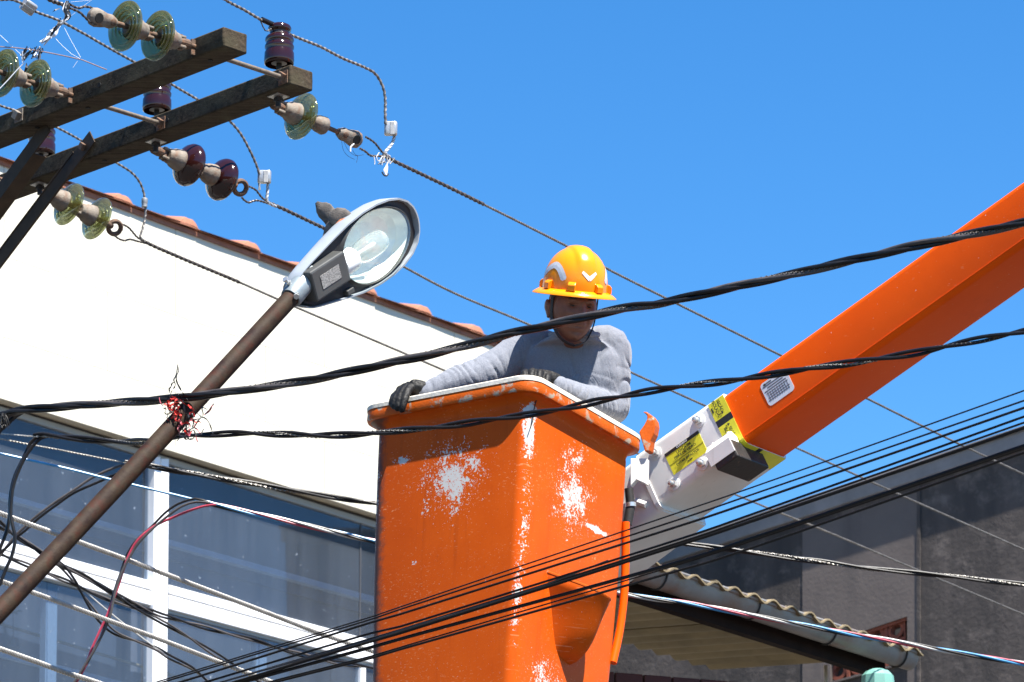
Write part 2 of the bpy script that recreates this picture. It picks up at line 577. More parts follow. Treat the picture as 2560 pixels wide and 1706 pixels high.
# the room behind: back wall and plain bands for the stripes in the panes
ROFF = -0.34
pale_t = lambda x: 1231 + 0.279 * x
pale_b = lambda x: 1244 + 0.281 * x
dark_b = lambda x: 1276 + 0.281 * x
quad(XL, XR, lambda x: sill_y(x) - 60, lambda x: pale_t(x) + 2, ROFF, 0.03, 'room_wall', 'room', house)
quad(XL, XR, pale_t, pale_b, ROFF + 0.06, 0.10, 'pale_band', 'room_pale', house)
quad(XL, XR, lambda x: pale_b(x) - 2, lambda x: dark_b(x) + 2, ROFF + 0.01, 0.03, 'dark_band', 'room_dark', house)
quad(XL, XR, dark_b, BOT, ROFF - 0.02, 0.03, 'room_wall', 'room_dark', house)
quad(XL, XR, lambda x: 1625 + 0.26 * x, lambda x: 1641 + 0.26 * x, ROFF + 0.03, 0.03, 'pale_band', 'room_pale', house)
quad(XL, XR, lambda x: 1556 + 0.30 * x, lambda x: 1560 + 0.30 * x, ROFF + 0.03, 0.03, 'tan_line', 'tan_band', house)
# lower wall down to the street and the flank walls
lowz = HW(600, BOT(600), 0).z
a, b = HW(XL, 2000, -0.02), HW(XR, 2000, -0.02)
MB().poly([V((a.x, a.y, lowz - 0.25)), V((b.x, b.y, lowz - 0.25)), V((b.x, b.y, 0)), V((a.x, a.y, 0))], -NH * 0.2).build('lower_wall', 'white_render', house, 0)
e = HW(XR, 1500, -0.02)
topz = HW(XR, roof_y(XR), 0).z
MB().poly([V((e.x, e.y, 0)), V((e.x, e.y, topz)), V((e.x, e.y, topz)) - NH * 6, V((e.x, e.y, 0)) - NH * 6], -DH * 0.15).build('flank_wall', 'white_render', house, 0)
# wind chime hanging inside the lower left light
mb = MB()
q = HW(33, 1605, WOFF - 0.2)
mb.lathe(q, V((0, 0, 1)), [(-0.03, 0.04), (0.0, 0.032), (0.02, 0.012), (0.03, 0.004)], 14)
qt = HW(33, 1528, WOFF - 0.2)
for k in range(6):
    a_ = k * math.pi / 3
    mb.tube([qt, qt + V((math.cos(a_) * 0.05, 0.0, math.sin(a_) * 0.022))], [0.012, 0.002], 5)
mb.tube([q, qt], 0.002, 4)
tag(mb.build('wind_chime', 'gasket'), 'small dark wind chime hanging behind the lower left window pane', 'wind chime')

# eave tiles: a flat pan with a roll at its right end, each tile its own object
roof = MB()
ra, rb = HW(XL, roof_y(XL), 0.012), HW(XR, roof_y(XR), 0.012)
back = (-NH * 1.0 + V((0, 0, 0.2)))
roof.poly([ra + V((0, 0, 0.004)), rb + V((0, 0, 0.004)), rb + back * 3, ra + back * 3], V((0, 0, -0.03)))
roof = roof.build('roof', 'terracotta', house, 0)
i0, i1 = HW(335, roof_y(335), 0.032), HW(1213, roof_y(1213), 0.032)
RD = (i1 - i0)
SP = RD.length / 6.0
RD.normalize()
def tile_mesh():
    mb = MB()
    prof = []
    for k in range(15):
        u = k / 14 * 0.70
        prof.append((u - 1.0, 0.006 * math.sin(u / 0.7 * math.pi) * -1 + 0.003))
    for k in range(1, 15):
        u = k / 14
        h = 0.037 * math.sin(math.pi * u) ** 0.6 + 0.007 * math.sin(u * 2 * math.pi) ** 2
        prof.append((-0.30 + 0.29 * u, 0.003 + h))
    th = 0.007
    outs, ins_ = [], []
    inward = (-NH * 0.95 + V((0, 0, 0.21)))
    rs = []
    for d_, sh in ((0.0, -0.006), (0.008, 0.0), (0.36, 0.0)):
        top = [RD * (u * SP) + V((0, 0, z + sh)) + inward * d_ for u, z in prof]
        bot = [RD * (u * SP) + V((0, 0, (z * 0.25) - th - sh)) + inward * d_ for u, z in reversed(prof)]
        rs.append(top + bot)
    mb.rings(rs)
    return mb.mesh('roof_tile', V((0, 0, 0)), 50)
tm = tile_mesh()
tm.materials.append(M['terracotta'])
random.seed(11)
for k in range(-4, 8):
    p = i0 + RD * (SP * k) + V((0, 0, 0.022 + random.uniform(-0.003, 0.003)))
    ob = bpy.data.objects.new('roof_tile', tm)
    col.objects.link(ob)
    ob.parent = roof
    ob.location = p - ORG[roof]
    ob.rotation_euler = (random.uniform(-0.01, 0.01), random.uniform(-0.008, 0.008), random.uniform(-0.01, 0.01))
    ob.scale = (1, 1, random.uniform(0.9, 1.12))

# ---------------------------------------------------------------- dark cement building on the right
NR = V((-0.54, -0.842, 0)).normalized()
DR = V((0.842, -0.54, 0)).normalized()
R0 = P(2300, 1400, 22.0)
def RW(px, py, off=0.0):
    return RP(px, py, R0 + NR * off, NR)
t = NT('stained cement render')
o = t.obj()
c = t.mix(t.ramp(t.noise(o, 1.6, 8, 0.65), 0.3, 0.72), (0.066, 0.054, 0.048), (0.138, 0.111, 0.097))
c = t.mix(t.ramp(t.noise(t.mapping(o, (3.2, 3.2, 0.25)), 1.0, 5, 0.6), 0.35, 0.7), (0.045, 0.038, 0.035), c)
c = t.mix(t.ramp(t.noise(o, 7, 8, 0.7), 0.52, 0.8), c, (0.165, 0.135, 0.118))
t.pbr(c, 0.92, 0, t.bump(t.noise(o, 25, 6, 0.7), 0.5, 0.01))
M['cement'] = t.m
t = NT('patched cement render')
o = t.obj()
c = t.mix(t.ramp(t.noise(o, 2.2, 7, 0.6), 0.3, 0.7), (0.104, 0.084, 0.075), (0.142, 0.115, 0.102))
c = t.mix(t.ramp(t.noise(t.mapping(o, (5, 5, 0.4)), 1.0, 5, 0.6), 0.55, 0.8), c, (0.08, 0.068, 0.064))
t.pbr(c, 0.9, 0, t.bump(t.noise(o, 40, 5), 0.3, 0.006))
M['cement_patch'] = t.m
M['roof_sheet'] = mat('grey roof verge', (0.22, 0.2, 0.19), 0.75, 0, 0.2, 5, 0.2, 30)
M['fibre_cement'] = mat('fibre cement sheet', (0.19, 0.145, 0.08), 0.9, 0, 0.25, 4, 0.3, 40, c2=(0.11, 0.085, 0.045), mixlo=0.5, mixhi=0.8)
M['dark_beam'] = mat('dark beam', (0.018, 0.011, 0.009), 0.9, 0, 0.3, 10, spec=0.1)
M['gutter'] = mat('galvanised gutter', (0.22, 0.21, 0.195), 0.45, 0.25, 0.2, 5, 0.15, 20, c2=(0.20, 0.12, 0.08), mixlo=0.46, mixhi=0.68)
M['clay_block'] = mat('red clay block', (0.22, 0.06, 0.033), 0.85, 0, 0.25, 20, 0.3, 80)
M['mint'] = mat('mint green paint', (0.15, 0.34, 0.28), 0.55, 0, 0.06, 5)
M['shaded_red'] = mat('red boards with shade', (0.07, 0.012, 0.007), 0.7, 0, 0.15, 6)  # deep shade under the porch put into the red
M['pale_post'] = mat('pale post', (0.55, 0.46, 0.36), 0.7, 0, 0.08, 8)

gb = thing('cement_building', (R0.x, R0.y, 0), 'dark grey cement building with a stained bare wall on the right', 'building')
def rtop(x):
    return 1083 + (2560 - x) * 0.3285
RXL, RXR = 1420.0, 2900.0
wl = [RW(RXL, rtop(RXL) + 6), RW(RXR, rtop(RXR) + 6)]
# wall with an opening for the vent blocks: built as pieces round the hole
hx0, hx1 = 2076.0, 2268.0
ht = lambda x: 1543 + (2263 - x) * 0.335
hbm = lambda x: 1652 + (2270 - x) * 0.272
def rquad(x0, x1, ya, yb, name, m, off=0.0, th=0.2, parent=gb, bev=0.0):
    pts = [RW(x0, ya(x0), off), RW(x1, ya(x1), off), RW(x1, yb(x1), off), RW(x0, yb(x0), off)]
    return MB().poly(pts, -NR * th).build(name, m, parent, 0, bev)
low = lambda x: 2300
rquad(RXL, hx0, lambda x: rtop(x) + 5, low, 'wall', 'cement')
rquad(hx1, RXR, lambda x: rtop(x) + 5, low, 'wall', 'cement')
rquad(hx0, hx1, lambda x: rtop(x) + 5, ht, 'wall', 'cement')
rquad(hx0, hx1, hbm, low, 'wall', 'cement')
# smoother patch of newer render between two vertical joints
rquad(2006, hx0, lambda x: rtop(x) + 60, low, 'render_patch', 'cement_patch', 0.006, 0.004)
rquad(hx0, hx1, lambda x: rtop(x) + 60, ht, 'render_patch', 'cement_patch', 0.006, 0.004)
rquad(hx1, 2292, lambda x: rtop(x) + 60, low, 'render_patch', 'cement_patch', 0.006, 0.004)
rquad(2292, 2300, lambda x: rtop(x) + 40, low, 'wall_joint', 'cement', 0.012, 0.01)
# lower lip of the vent opening
rquad(hx0, hx1 + 6, hbm, lambda x: hbm(x) + 5, 'vent_sill', 'cement_patch', 0.03, 0.029)
rquad(hx0, hx1, lambda x: ht(x) - 1, lambda x: ht(x) + 9, 'vent_lintel', 'clay_block', -0.01, 0.1)
# roof verge board that throws the long shadow
v0, v1 = RW(RXL - 60, rtop(RXL - 60), 0), RW(RXR, rtop(RXR), 0)
VG = 0.055
mb = MB()
mb.poly([v0 + NR * VG, v1 + NR * VG, v1 + NR * VG - V((0, 0, 0.10)), v0 + NR * VG - V((0, 0, 0.10))], -NR * 0.08)
mb.build('verge_board', 'roof_sheet', gb, 0, 0.01)
mb = MB()
mb.poly([v0 + NR * (VG + 0.02), v1 + NR * (VG + 0.02), v1 - NR * 4 + V((0, 0, -0.4)), v0 - NR * 4 + V((0, 0, -0.4))], V((0, 0, 0.025)))
mb.build('roof', 'roof_sheet', gb, 0)
# pierced clay blocks in the opening: each block a square frame with a ring
c0, c1 = RW(hx0, ht(hx0), -0.06), RW(hx1, ht(hx1), -0.06)
d0 = RW(hx1, hbm(hx1), -0.06)
bx = (c1 - c0)
nb = 4
bw = bx.length / nb
bx.normalize()
nrow = max(2, round((c1.z - d0.z) / bw))
bh = (c1.z - d0.z) / nrow
bm_ = MB()
Z = V((0, 0, 1))
for sgn in (-1, 1):
    bm_.box(bx * (sgn * (bw / 2 - 0.006)), bx * 0.006, Z * (bh / 2), NR * 0.035)
    bm_.box(Z * (sgn * (bh / 2 - 0.006)), bx * (bw / 2 - 0.012), Z * 0.006, NR * 0.035)
rr = []
for k in range(20):
    a_ = 2 * math.pi * k / 20
    dirv = bx * math.cos(a_) + Z * math.sin(a_)
    r_o, r_i = min(bw, bh) / 2 - 0.012, min(bw, bh) / 2 - 0.036
    rr.append([dirv * r_o + NR * 0.03, dirv * r_o - NR * 0.03, dirv * r_i - NR * 0.03, dirv * r_i + NR * 0.03])
rr.append(rr[0])
bm_.rings(rr, False)
bme = bm_.mesh('vent_block', V((0, 0, 0)), 40)
bme.materials.append(M['clay_block'])
for i in range(nb):
    for j in range(nrow):
        base = c0.lerp(c1, (i + 0.5) / nb)
        ob = bpy.data.objects.new('vent_block', bme)
        col.objects.link(ob)
        ob.parent = gb
        ob.location = base - Z * (bh * (j + 0.5)) - ORG[gb]
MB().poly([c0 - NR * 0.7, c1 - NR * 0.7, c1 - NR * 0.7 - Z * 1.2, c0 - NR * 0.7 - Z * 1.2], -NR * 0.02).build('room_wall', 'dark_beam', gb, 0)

# ---------------------------------------------------------------- porch roof with gutter in front of the cement wall
G0 = P(1560, 1398, 15.2)
GD = V((0.571, 0.821, 0)).normalized()
GN = V((GD.y, -GD.x, 0))
def GP(px, py, off=0.0):
    return RP(px, py, G0 + GN * off, GN)
g0, g1 = GP(1480, 1375), GP(2272, 1636)
porch = thing('porch_roof', (g0.x, g0.y, 0), 'corrugated porch roof with a dull metal gutter below the dark cement wall', 'roof')
gdir = (g1 - g0).normalized()
side = gdir.cross(V((0, 0, 1))).normalized()
if side.dot(GN) < 0:
    side = -side
upz = side.cross(gdir).normalized()
if upz.z < 0:
    upz = -upz
# half round gutter with rolled front edge
mb = MB()
rs = []
for pnt in (g0, g1):
    ring = []
    for k in range(13):
        a_ = math.pi * k / 12
        ring.append(pnt + side * (math.cos(a_) * 0.062) - upz * (math.sin(a_) * 0.085))
    for k in range(12, -1, -1):
        a_ = math.pi * k / 12
        ring.append(pnt + side * (math.cos(a_) * 0.058) - upz * (math.sin(a_) * 0.081))
    rs.append(ring)
mb.rings(rs)
gut = mb.build('gutter', 'gutter', porch, 50)
MB().tube([g0 + side * 0.062, g1 + side * 0.062], 0.011, 8).build('gutter_bead', 'gutter', porch)
mb = MB()
mb.poly([g1 + side * math.cos(math.pi * k / 12) * 0.06 - upz * math.sin(math.pi * k / 12) * 0.083 for k in range(13)], gdir * 0.003)
mb.build('gutter_end', 'gutter', porch, 0)
L = (g1 - g0).length
for f in (0.18, 0.46, 0.71, 0.955):
    mb = MB()
    c_ = g0 + gdir * (L * f)
    mb.tube([c_ + side * (math.cos(math.pi * k / 10) * 0.066) - upz * (math.sin(math.pi * k / 10) * 0.089) for k in range(11)], 0.005, 6)
    mb.build('gutter_bracket', 'dark_iron', porch)
# dark fascia beam behind the gutter
mb = MB()
fa = -side * 0.075 - upz * 0.01
mb.poly([g0 + fa, g1 + fa - gdir * 0.12, g1 + fa - gdir * 0.12 - upz * 0.125, g0 + fa - upz * 0.125], -side * 0.05)
mb.build('fascia_beam', 'dark_beam', porch, 0)
# corrugated sheets (each sheet a part), running back from the gutter
inw = (-side + upz * 0.05).normalized()
W = 0.177
SH = W * 5.2
ns = int(L / SH) + 1
for i in range(ns):
    mb = MB()
    rs = []
    k_n = 5 * 8 + 2
    for dd in (-0.085, 1.2):
        top, bot = [], []
        for k in range(k_n + 1):
            u = i * SH + SH * 1.02 * k / k_n
            if u > L:
                u = L
            z = 0.015 * math.sin(2 * math.pi * u / W) + (0.006 if i % 2 else 0.0)
            q = g0 + gdir * u - inw * (-dd) * 1.0 + upz * (z - 0.002)
            top.append(q + upz * 0.004)
            bot.append(q - upz * 0.004)
        rs.append(top + bot[::-1])
    mb.rings(rs)
    mb.build('roof_sheet', 'fibre_cement', porch, 60)
# purlin under the sheets and posts to the ground
for dd in ():
    mb = MB()
    q0 = g0 + inw * dd - upz * 0.03
    mb.box(q0 + gdir * (L * 0.5), gdir * (L * 0.5), inw * 0.03, upz * 0.04)
    mb.build('purlin', 'dark_beam', porch, 0)
for f in (0.02,):
    q = g0 + gdir * (L * f) + inw * 1.1
    MB().box(V((q.x, q.y, (q.z - 0.08) / 2)), gdir * 0.04, side * 0.04, V((0, 0, (q.z - 0.08) / 2))).build('post', 'dark_beam', porch, 0)
# dark red boarded wall far under the porch, mint column and a slim pale post
q = P(1640, 1722, 16.3)
mb = MB()
for k in range(-6, 12):
    MBk = MB().box(V((q.x + k * 0.14, q.y + k * 0.06, (q.z + 0.06) / 2)), V((0.066, 0.028, 0)), V((-0.01, 0.02, 0)), V((0, 0, (q.z + 0.06) / 2)))
    if k == -6:
        shed = thing('red_shed', (q.x, q.y, 0), 'dark red board wall in deep shade under the porch roof', 'shed')
    MBk.build('board', 'shaded_red', shed, 0, 0.004)
q = P(2194, 1690, 16.9)
mb = MB()
mb.lathe(V((q.x, q.y, 0)), Z, [(0, 0.085), (q.z - 0.05, 0.085), (q.z - 0.0, 0.08), (q.z + 0.022, 0.06), (q.z + 0.034, 0.03), (q.z + 0.036, 0.004)], 10, V((0.8, 0.6, 0)))
tag(mb.build('column', 'mint', None, 25), 'mint green painted column with a rounded top at the gutter end', 'column')
q = P(2064, 1664, 17.2)
mb = MB().box(V((q.x, q.y, q.z / 2)), V((0.009, 0, 0)), V((0, 0.009, 0)), V((0, 0, q.z / 2)))
tag(mb.build('slim_post', 'pale_post', None, 0), 'slim pale post standing behind the mint green column', 'post')

# ================================================================ crossarms of the power line
Z = V((0, 0, 1))
A2 = P(725, 210, 12.2)
zc = A2.z
U = (A2 - PZ(0, 480, zc)); U.z = 0; U.normalize()
N_ = V((-U.y, U.x, 0))
VV = N_ if N_.y > 0 else -N_          # away from the camera, along the line
AW, AH = 0.116, 0.080
A1 = PZ(558, 116.5, zc)
def arm(name, A, label, L=2.9):
    root = thing(name, A - U * 0.6, label, 'crossarm', 'timber crossarms of the power line')
    n = 60
    rs = []
    random.seed(hs(label) % 100)
    for i in range(n + 1):
        s_ = -L * i / n
        ring = []
        for (a, b) in ((0, 0), (0.5, -0.0), (1, 0), (1, 0.5), (1, 1), (0.5, 1), (0, 1), (0, 0.5)):
            q = A + U * s_ + VV * (AW * a) + Z * (AH * b)
            w = noise.noise(q * 9 + V((a * 3, b * 5, 0))) * 0.003
            ring.append(q + VV * w + Z * (w * 0.7))
        rs.append(ring)
    MB().rings(rs).build('beam', 'timber', root, 30, 0.006)
    return root
arm1 = arm('timber_crossarm', A1, 'weathered timber crossarm with two bottom discs of glass insulators at its back, upper of two')
arm2 = arm('timber_crossarm', A2, 'weathered timber crossarm lower of two carrying three brown pin insulators')
arm1['label'] = 'upper weathered timber crossarm, with glass insulator strings on its near side'
arm2['label'] = 'lower weathered timber crossarm, with brown pin insulators standing on its top'

def on_arm(A, s, a, b):
    return A - U * s + VV * (AW * a) + Z * (AH * b)
def arm_s(px, py, A, a=0.0, b=0.5):
    "distance from the arm's end of the spot on its near face seen at pixel x"
    best, bs = 1e9, 0
    for i in range(0, 2900):
        q = on_arm(A, i / 1000, a, b)
        d = q - CAM
        x = IMG_W / 2 + FOC * d.x / d.dot(FW)
        if abs(x - px) < best:
            best, bs = abs(x - px), i / 1000
    return bs
# bolt holes: dark discs, the shade inside put into their colour
def hole(A, root, px, face):
    if face == 'front':
        s = arm_s(px, 0, A, 0, 0.5)
        MB().lathe(on_arm(A, s, 0, 0.5) - VV * 0.0035, VV, [(0, 0.0095), (0.004, 0.0095)], 14).build('bolt_hole_disc', 'hole', root)
    else:
        s = arm_s(px, 0, A, 0.5, 0.0)
        MB().lathe(on_arm(A, s, 0.5, 0) - Z * 0.0035, Z, [(0, 0.0095), (0.004, 0.0095)], 14).build('bolt_hole_disc', 'hole', root)
for px, f in ((249, 'front'), (220, 'under'), (93, 'under'), (526, 'under')):
    hole(A1, arm1, px, f)
for px, f in ((418, 'front'), (262, 'under'), (22, 'under')):
    hole(A2, arm2, px, f)

def square_nut(mb, c, ax, r=0.017, h=0.012):
    a, b, d = frame(ax)
    q = math.pi / 5
    b2, d2 = b * math.cos(q) + d * math.sin(q), -b * math.sin(q) + d * math.cos(q)
    mb.box(c + a * (h / 2), a * (h / 2), b2 * r, d2 * r)
def washer(mb, c, ax, r=0.03):
    a, b, d = frame(ax)
    mb.box(c + a * 0.002, a * 0.002, b * r, d * r)
# spacer bolts tying the two arms together
for px1 in (548, 243, -150):
    s1 = arm_s(px1, 0, A1, 1.0, 0.3)
    pa = on_arm(A1, s1, 1.0, 0.42)
    tt = (A2 - pa).dot(VV)
    pb = pa + VV * tt
    mb = MB()
    mb.tube([pa - VV * 0.02, pb + VV * 0.01], 0.0095, 10)
    sp = mb.build('spacer_bolt', 'bolt_steel', arm2)
    mb = MB()
    square_nut(mb, pb - VV * 0.022, VV, 0.018, 0.016)
    mb.build('nut', 'rusty_iron', sp, 0, 0.002)
    mb = MB()
    washer(mb, pb - VV * 0.005, VV, 0.026)
    mb.build('washer', 'rusty_iron', sp, 0, 0.001)
# bolt end on the near face of the upper arm at the left
s1 = arm_s(48, 0, A1, 0, 0.5)
mb = MB()
c_ = on_arm(A1, s1, 0, 0.55)
washer(mb, c_ - VV * 0.004, VV, 0.026)
square_nut(mb, c_ - VV * 0.024, VV, 0.017, 0.02)
mb.build('nut', 'cast_cap', arm1, 0, 0.002)
# bottom stud of each pin insulator comes out under the lower arm
# diagonal steel braces (angle irons)
def brace(root, p0, p1, name='brace', flip=1):
    d = (p1 - p0).normalized()
    a, b, c = frame(d, -VV)
    mb = MB()
    w, th = 0.066, 0.006
    nn = (-VV - d * (-VV).dot(d)).normalized()
    ww = d.cross(nn).normalized() * flip
    mid = (p0 + p1) / 2
    hl = d * ((p1 - p0).length / 2)
    mb.box(mid, hl, ww * (w / 2), nn * (th / 2))
    mb.box(mid + d * -0.06 - ww * (w / 2) - nn * (w / 2 - th), hl - d * 0.06, ww * (th / 2), nn * (w / 2))
    return mb.build(name, 'brace_steel', root, 0, 0.001)
M['brace_steel'] = mat('rust stained angle steel', (0.050, 0.034, 0.022), 0.65, 0.1, 0.3, 14, 0.2, 60, spec=0.2, c2=(0.075, 0.045, 0.027), mixlo=0.5, mixhi=0.75)
s_ = arm_s(218, 0, A2, 0, 0.5)
b0 = on_arm(A2, s_, 0, 0.62) - VV * 0.014
b1_ = RP(-130, 820, b0, VV)
br = brace(arm2, b1_, b0 + (b0 - b1_).normalized() * 0.06)
mb = MB()
square_nut(mb, b0 - VV * 0.022, VV, 0.014, 0.016)
mb.build('nut', 'rusty_iron', br, 0, 0.002)
s_ = arm_s(85, 0, A1, 0, 0.5)
b0 = on_arm(A1, s_, 0.6, 0.0) - Z * 0.004
b1_ = RP(-60, 560, b0, VV)
brace(arm1, b1_, b0, 'brace', -1)

# concrete pole the arms are bolted to, just left of the picture
pc = on_arm(A2, 2.15, 0, 0) - VV * 0.07
mb = MB()
mb.lathe(V((pc.x, pc.y, 0)), Z, [(0, 0.13), (zc + 0.4, 0.062)], 20)
pole = tag(mb.build('utility_pole', 'concrete'), 'round concrete utility pole carrying the two timber crossarms', 'pole')

# ---------------------------------------------------------------- pin insulators on the lower arm
def pin_insulator(px, py_base, tilt, label):
    s = arm_s(px, 0, A2, 0.5, 1.0)
    base = on_arm(A2, s, 0.5, 1.0)
    root = thing('pin_insulator', base, label, 'insulator', 'brown pin insulators')
    MB().tube([base - Z * (AH + 0.045), base + Z * 0.095], 0.0105, 10).build('pin', 'dark_iron', root)
    mb = MB()
    wa = base - Z * AH
    mb.box(wa - Z * 0.002, U * 0.03, VV * 0.03, Z * 0.002)
    mb.build('washer', 'galv', root, 0)
    mb = MB()
    square_nut(mb, wa - Z * 0.022, Z, 0.013, 0.016)
    mb.build('nut', 'dark_iron', root, 0)
    b = base + Z * 0.052
    k = 1.13
    prof = [(0.055, 0.012), (0.03, 0.022), (0.004, 0.024), (0.0, 0.027), (0.004, 0.029), (0.03, 0.034), (0.036, 0.040), (0.004, 0.0455),
            (-0.004, 0.047), (-0.002, 0.050), (0.010, 0.0515), (0.034, 0.0505), (0.040, 0.047), (0.043, 0.0465), (0.050, 0.050), (0.056, 0.0500),
            (0.0615, 0.047), (0.064, 0.0455), (0.068, 0.0465), (0.074, 0.0495), (0.081, 0.0485), (0.087, 0.044), (0.091, 0.036),
            (0.097, 0.0335), (0.103, 0.035), (0.107, 0.039), (0.115, 0.040), (0.122, 0.036), (0.127, 0.026), (0.130, 0.014), (0.131, 0.002)]
    MB().lathe(b, Z, [(t_ * 1.12 * k, r_ * k) for t_, r_ in prof], 40).build('porcelain_body', 'porcelain', root, 60)
    MB().lathe(b + Z * 0.001, Z, [(0.0, 0.0265), (0.0, 0.0305), (0.003, 0.0305), (0.003, 0.0265)], 28).build('rim_ring', 'galv', root)
    return root, b
pinA, topA = pin_insulator(697, 165, 0, 'brown ribbed pin insulator at the free end of the lower crossarm')
pinB, topB = pin_insulator(391, 282, 0, 'brown pin insulator half hidden by the upper crossarm, middle one')
pinC, topC = pin_insulator(102, 385, 0, 'brown pin insulator nearest the left edge of the picture')

# ---------------------------------------------------------------- strain insulator strings
def disc(root, o, ax, kind):
    "one cap-and-pin unit; o = cap end, ax = from structure to line"
    capm = [(0.0, 0.012), (0.0, 0.024), (0.006, 0.029), (0.02, 0.031), (0.03, 0.037), (0.052, 0.0415), (0.062, 0.0425), (0.068, 0.040), (0.074, 0.03)]
    K = 1.09
    capm = [(a_ * K, b_ * K) for a_, b_ in capm]
    if kind == 'glass':
        body = [(0.060, 0.030), (0.062, 0.040), (0.063, 0.052), (0.068, 0.066), (0.075, 0.078), (0.082, 0.086), (0.087, 0.0885), (0.091, 0.087),
                (0.092, 0.083), (0.083, 0.078), (0.081, 0.075), (0.092, 0.071), (0.095, 0.068), (0.092, 0.0655), (0.078, 0.062), (0.077, 0.058), (0.091, 0.054), (0.096, 0.051), (0.092, 0.048),
                (0.076, 0.045), (0.075, 0.041), (0.090, 0.037), (0.095, 0.034), (0.090, 0.031), (0.074, 0.027), (0.072, 0.013)]
        MB().lathe(o, ax, [(a_ * K, b_ * K) for a_, b_ in body], 48, None, False).build('disc', 'glass_disc', root, 70)
    elif kind == 'porcelain':
        body = [(0.062, 0.030), (0.064, 0.040), (0.070, 0.050), (0.078, 0.062), (0.088, 0.074), (0.100, 0.0815), (0.112, 0.083), (0.121, 0.079), (0.126, 0.070), (0.122, 0.060), (0.112, 0.05), (0.116, 0.042), (0.104, 0.034), (0.1, 0.012)]
        MB().lathe(o, ax, [(a_ * K, b_ * K) for a_, b_ in body], 44, None, False).build('disc', 'porcelain', root, 70)
    cp = MB().lathe(o, ax, capm, 28).build('cap', 'cast_cap', root, 50)
    # socket ears of the cap
    a, b, c = frame(ax)
    for sg in (-1, 1):
        MB().box(o + a * -0.010 + b * (0.019 * sg), a * 0.020, b * 0.006, c * 0.017).build('cap_ear', 'cast_cap', root, 0, 0.004)
    MB().tube([o + a * -0.012 - b * 0.029, o + a * -0.012 + b * 0.029], 0.0105, 10).build('cotter_bolt', 'rusty_iron', root)
    MB().tube([o + ax * 0.07, o + ax * 0.18], 0.0105, 10).build('pin', 'rusty_iron', root)

def ring_eye(root, o, ax, face):
    "eye ring that the wire is tied to; face = direction the hole looks"
    a, b, c = frame(ax, face)
    cc = o + a * 0.04
    pts = []
    for k in range(25):
        t_ = 2 * math.pi * k / 24
        pts.append(cc + a * (math.cos(t_) * 0.030) + c * (math.sin(t_) * 0.028))
    MB().tube(pts, 0.0105, 8).build('eye_ring', 'rusty_iron', root)
    MB().tube([o - a * 0.02, o + a * 0.015], [0.013, 0.015], 10).build('eye_neck', 'rusty_iron', root)

TOWARD = -FW
def strain_string(name, q0, q1, kinds, label, shackle, group):
    ax = (q1 - q0).normalized()
    root = thing(name, q0, label, 'insulator string', group)
    # eye bolt and clevis on the arm
    mb = MB()
    mb.tube([q0 - ax * 0.01, q0 + ax * 0.03], 0.010, 8)
    a, b, c = frame(ax, TOWARD)
    mb.lathe(q0 + ax * 0.02, ax, [(0, 0.012), (0.012, 0.019), (0.04, 0.021), (0.062, 0.017), (0.066, 0.008)], 14)
    mb.build('clevis', 'rusty_iron', root, 0, 0.002)
    o = q0 + ax * (0.105 if kinds[0] == 'porcelain' else 0.082)
    for kd in kinds:
        if kd == 'stub':
            capm = [(0.0, 0.010), (0.0, 0.020), (0.01, 0.028), (0.03, 0.0345), (0.06, 0.037), (0.066, 0.034), (0.07, 0.02)]
            MB().lathe(o - ax * 0.0, ax, capm, 24).build('broken_cap', 'cast_cap', root, 50)
            MB().tube([o + ax * 0.06, o + ax * 0.15], 0.0095, 10).build('pin', 'rusty_iron', root)
            o = o + ax * 0.15
        else:
            disc(root, o, ax, kd)
            o = o + ax * (0.176 if kd == 'porcelain' else 0.153)
    if shackle == 'ring':
        ring_eye(root, o, ax, TOWARD)
        end = o + ax * 0.06
    else:
        # heavy forged shackle with a round eye
        a, b, c = frame(ax, TOWARD)
        mb = MB()
        rs = []
        for t_, w, h in ((-0.012, 0.016, 0.018), (0.01, 0.027, 0.025), (0.03, 0.026, 0.022), (0.05, 0.031, 0.019), (0.078, 0.036, 0.018), (0.1, 0.031, 0.016), (0.11, 0.016, 0.011)):
            rs.append([o + a * t_ + c * (math.cos(2 * math.pi * k / 14) * w) + b * (math.sin(2 * math.pi * k / 14) * h) for k in range(14)])
        mb.rings(rs)
        sh = mb.build('shackle', 'cast_cap', root)
        MB().lathe(o + a * 0.074 + b * 0.0125, b, [(0, 0.019), (0.0065, 0.0185)], 14).build('eye_hole_disc', 'hole', sh)  # dark disc, shade inside the eye put into its colour
        MB().lathe(o + a * 0.012 + b * 0.016, b, [(0, 0.013), (0.008, 0.013), (0.011, 0.008)], 14).build('rivet', 'rusty_iron', sh)
        end = o + ax * 0.09
    return root, end, ax

def far_string(px0, py0, px1, py1, kinds, label, shackle='ring'):
    "string on the far side of the lower arm, running along the line"
    s = arm_s(px0, 0, A2, 1.0, 0.5)
    q0 = on_arm(A2, s, 1.0, 0.32)
    q1 = RP(px1, py1, q0, U)
    return strain_string('insulator_string', q0, q1, kinds, label, shackle, 'strain insulator strings')
GS = 'strain insulator strings'
str3, end3, ax3 = far_string(668, 222, 950, 375, ['glass', 'stub', ], 'insulator string with a single glass disc beside the brown end insulator', 'shackle')
str2, end2, ax2 = far_string(368, 350, 640, 487, ['porcelain', 'porcelain'], 'insulator string of two dark brown porcelain bells')
str1, end1, ax1 = far_string(90, 455, 330, 592, ['glass', 'glass'], 'insulator string of two glass discs in front of the white wall')

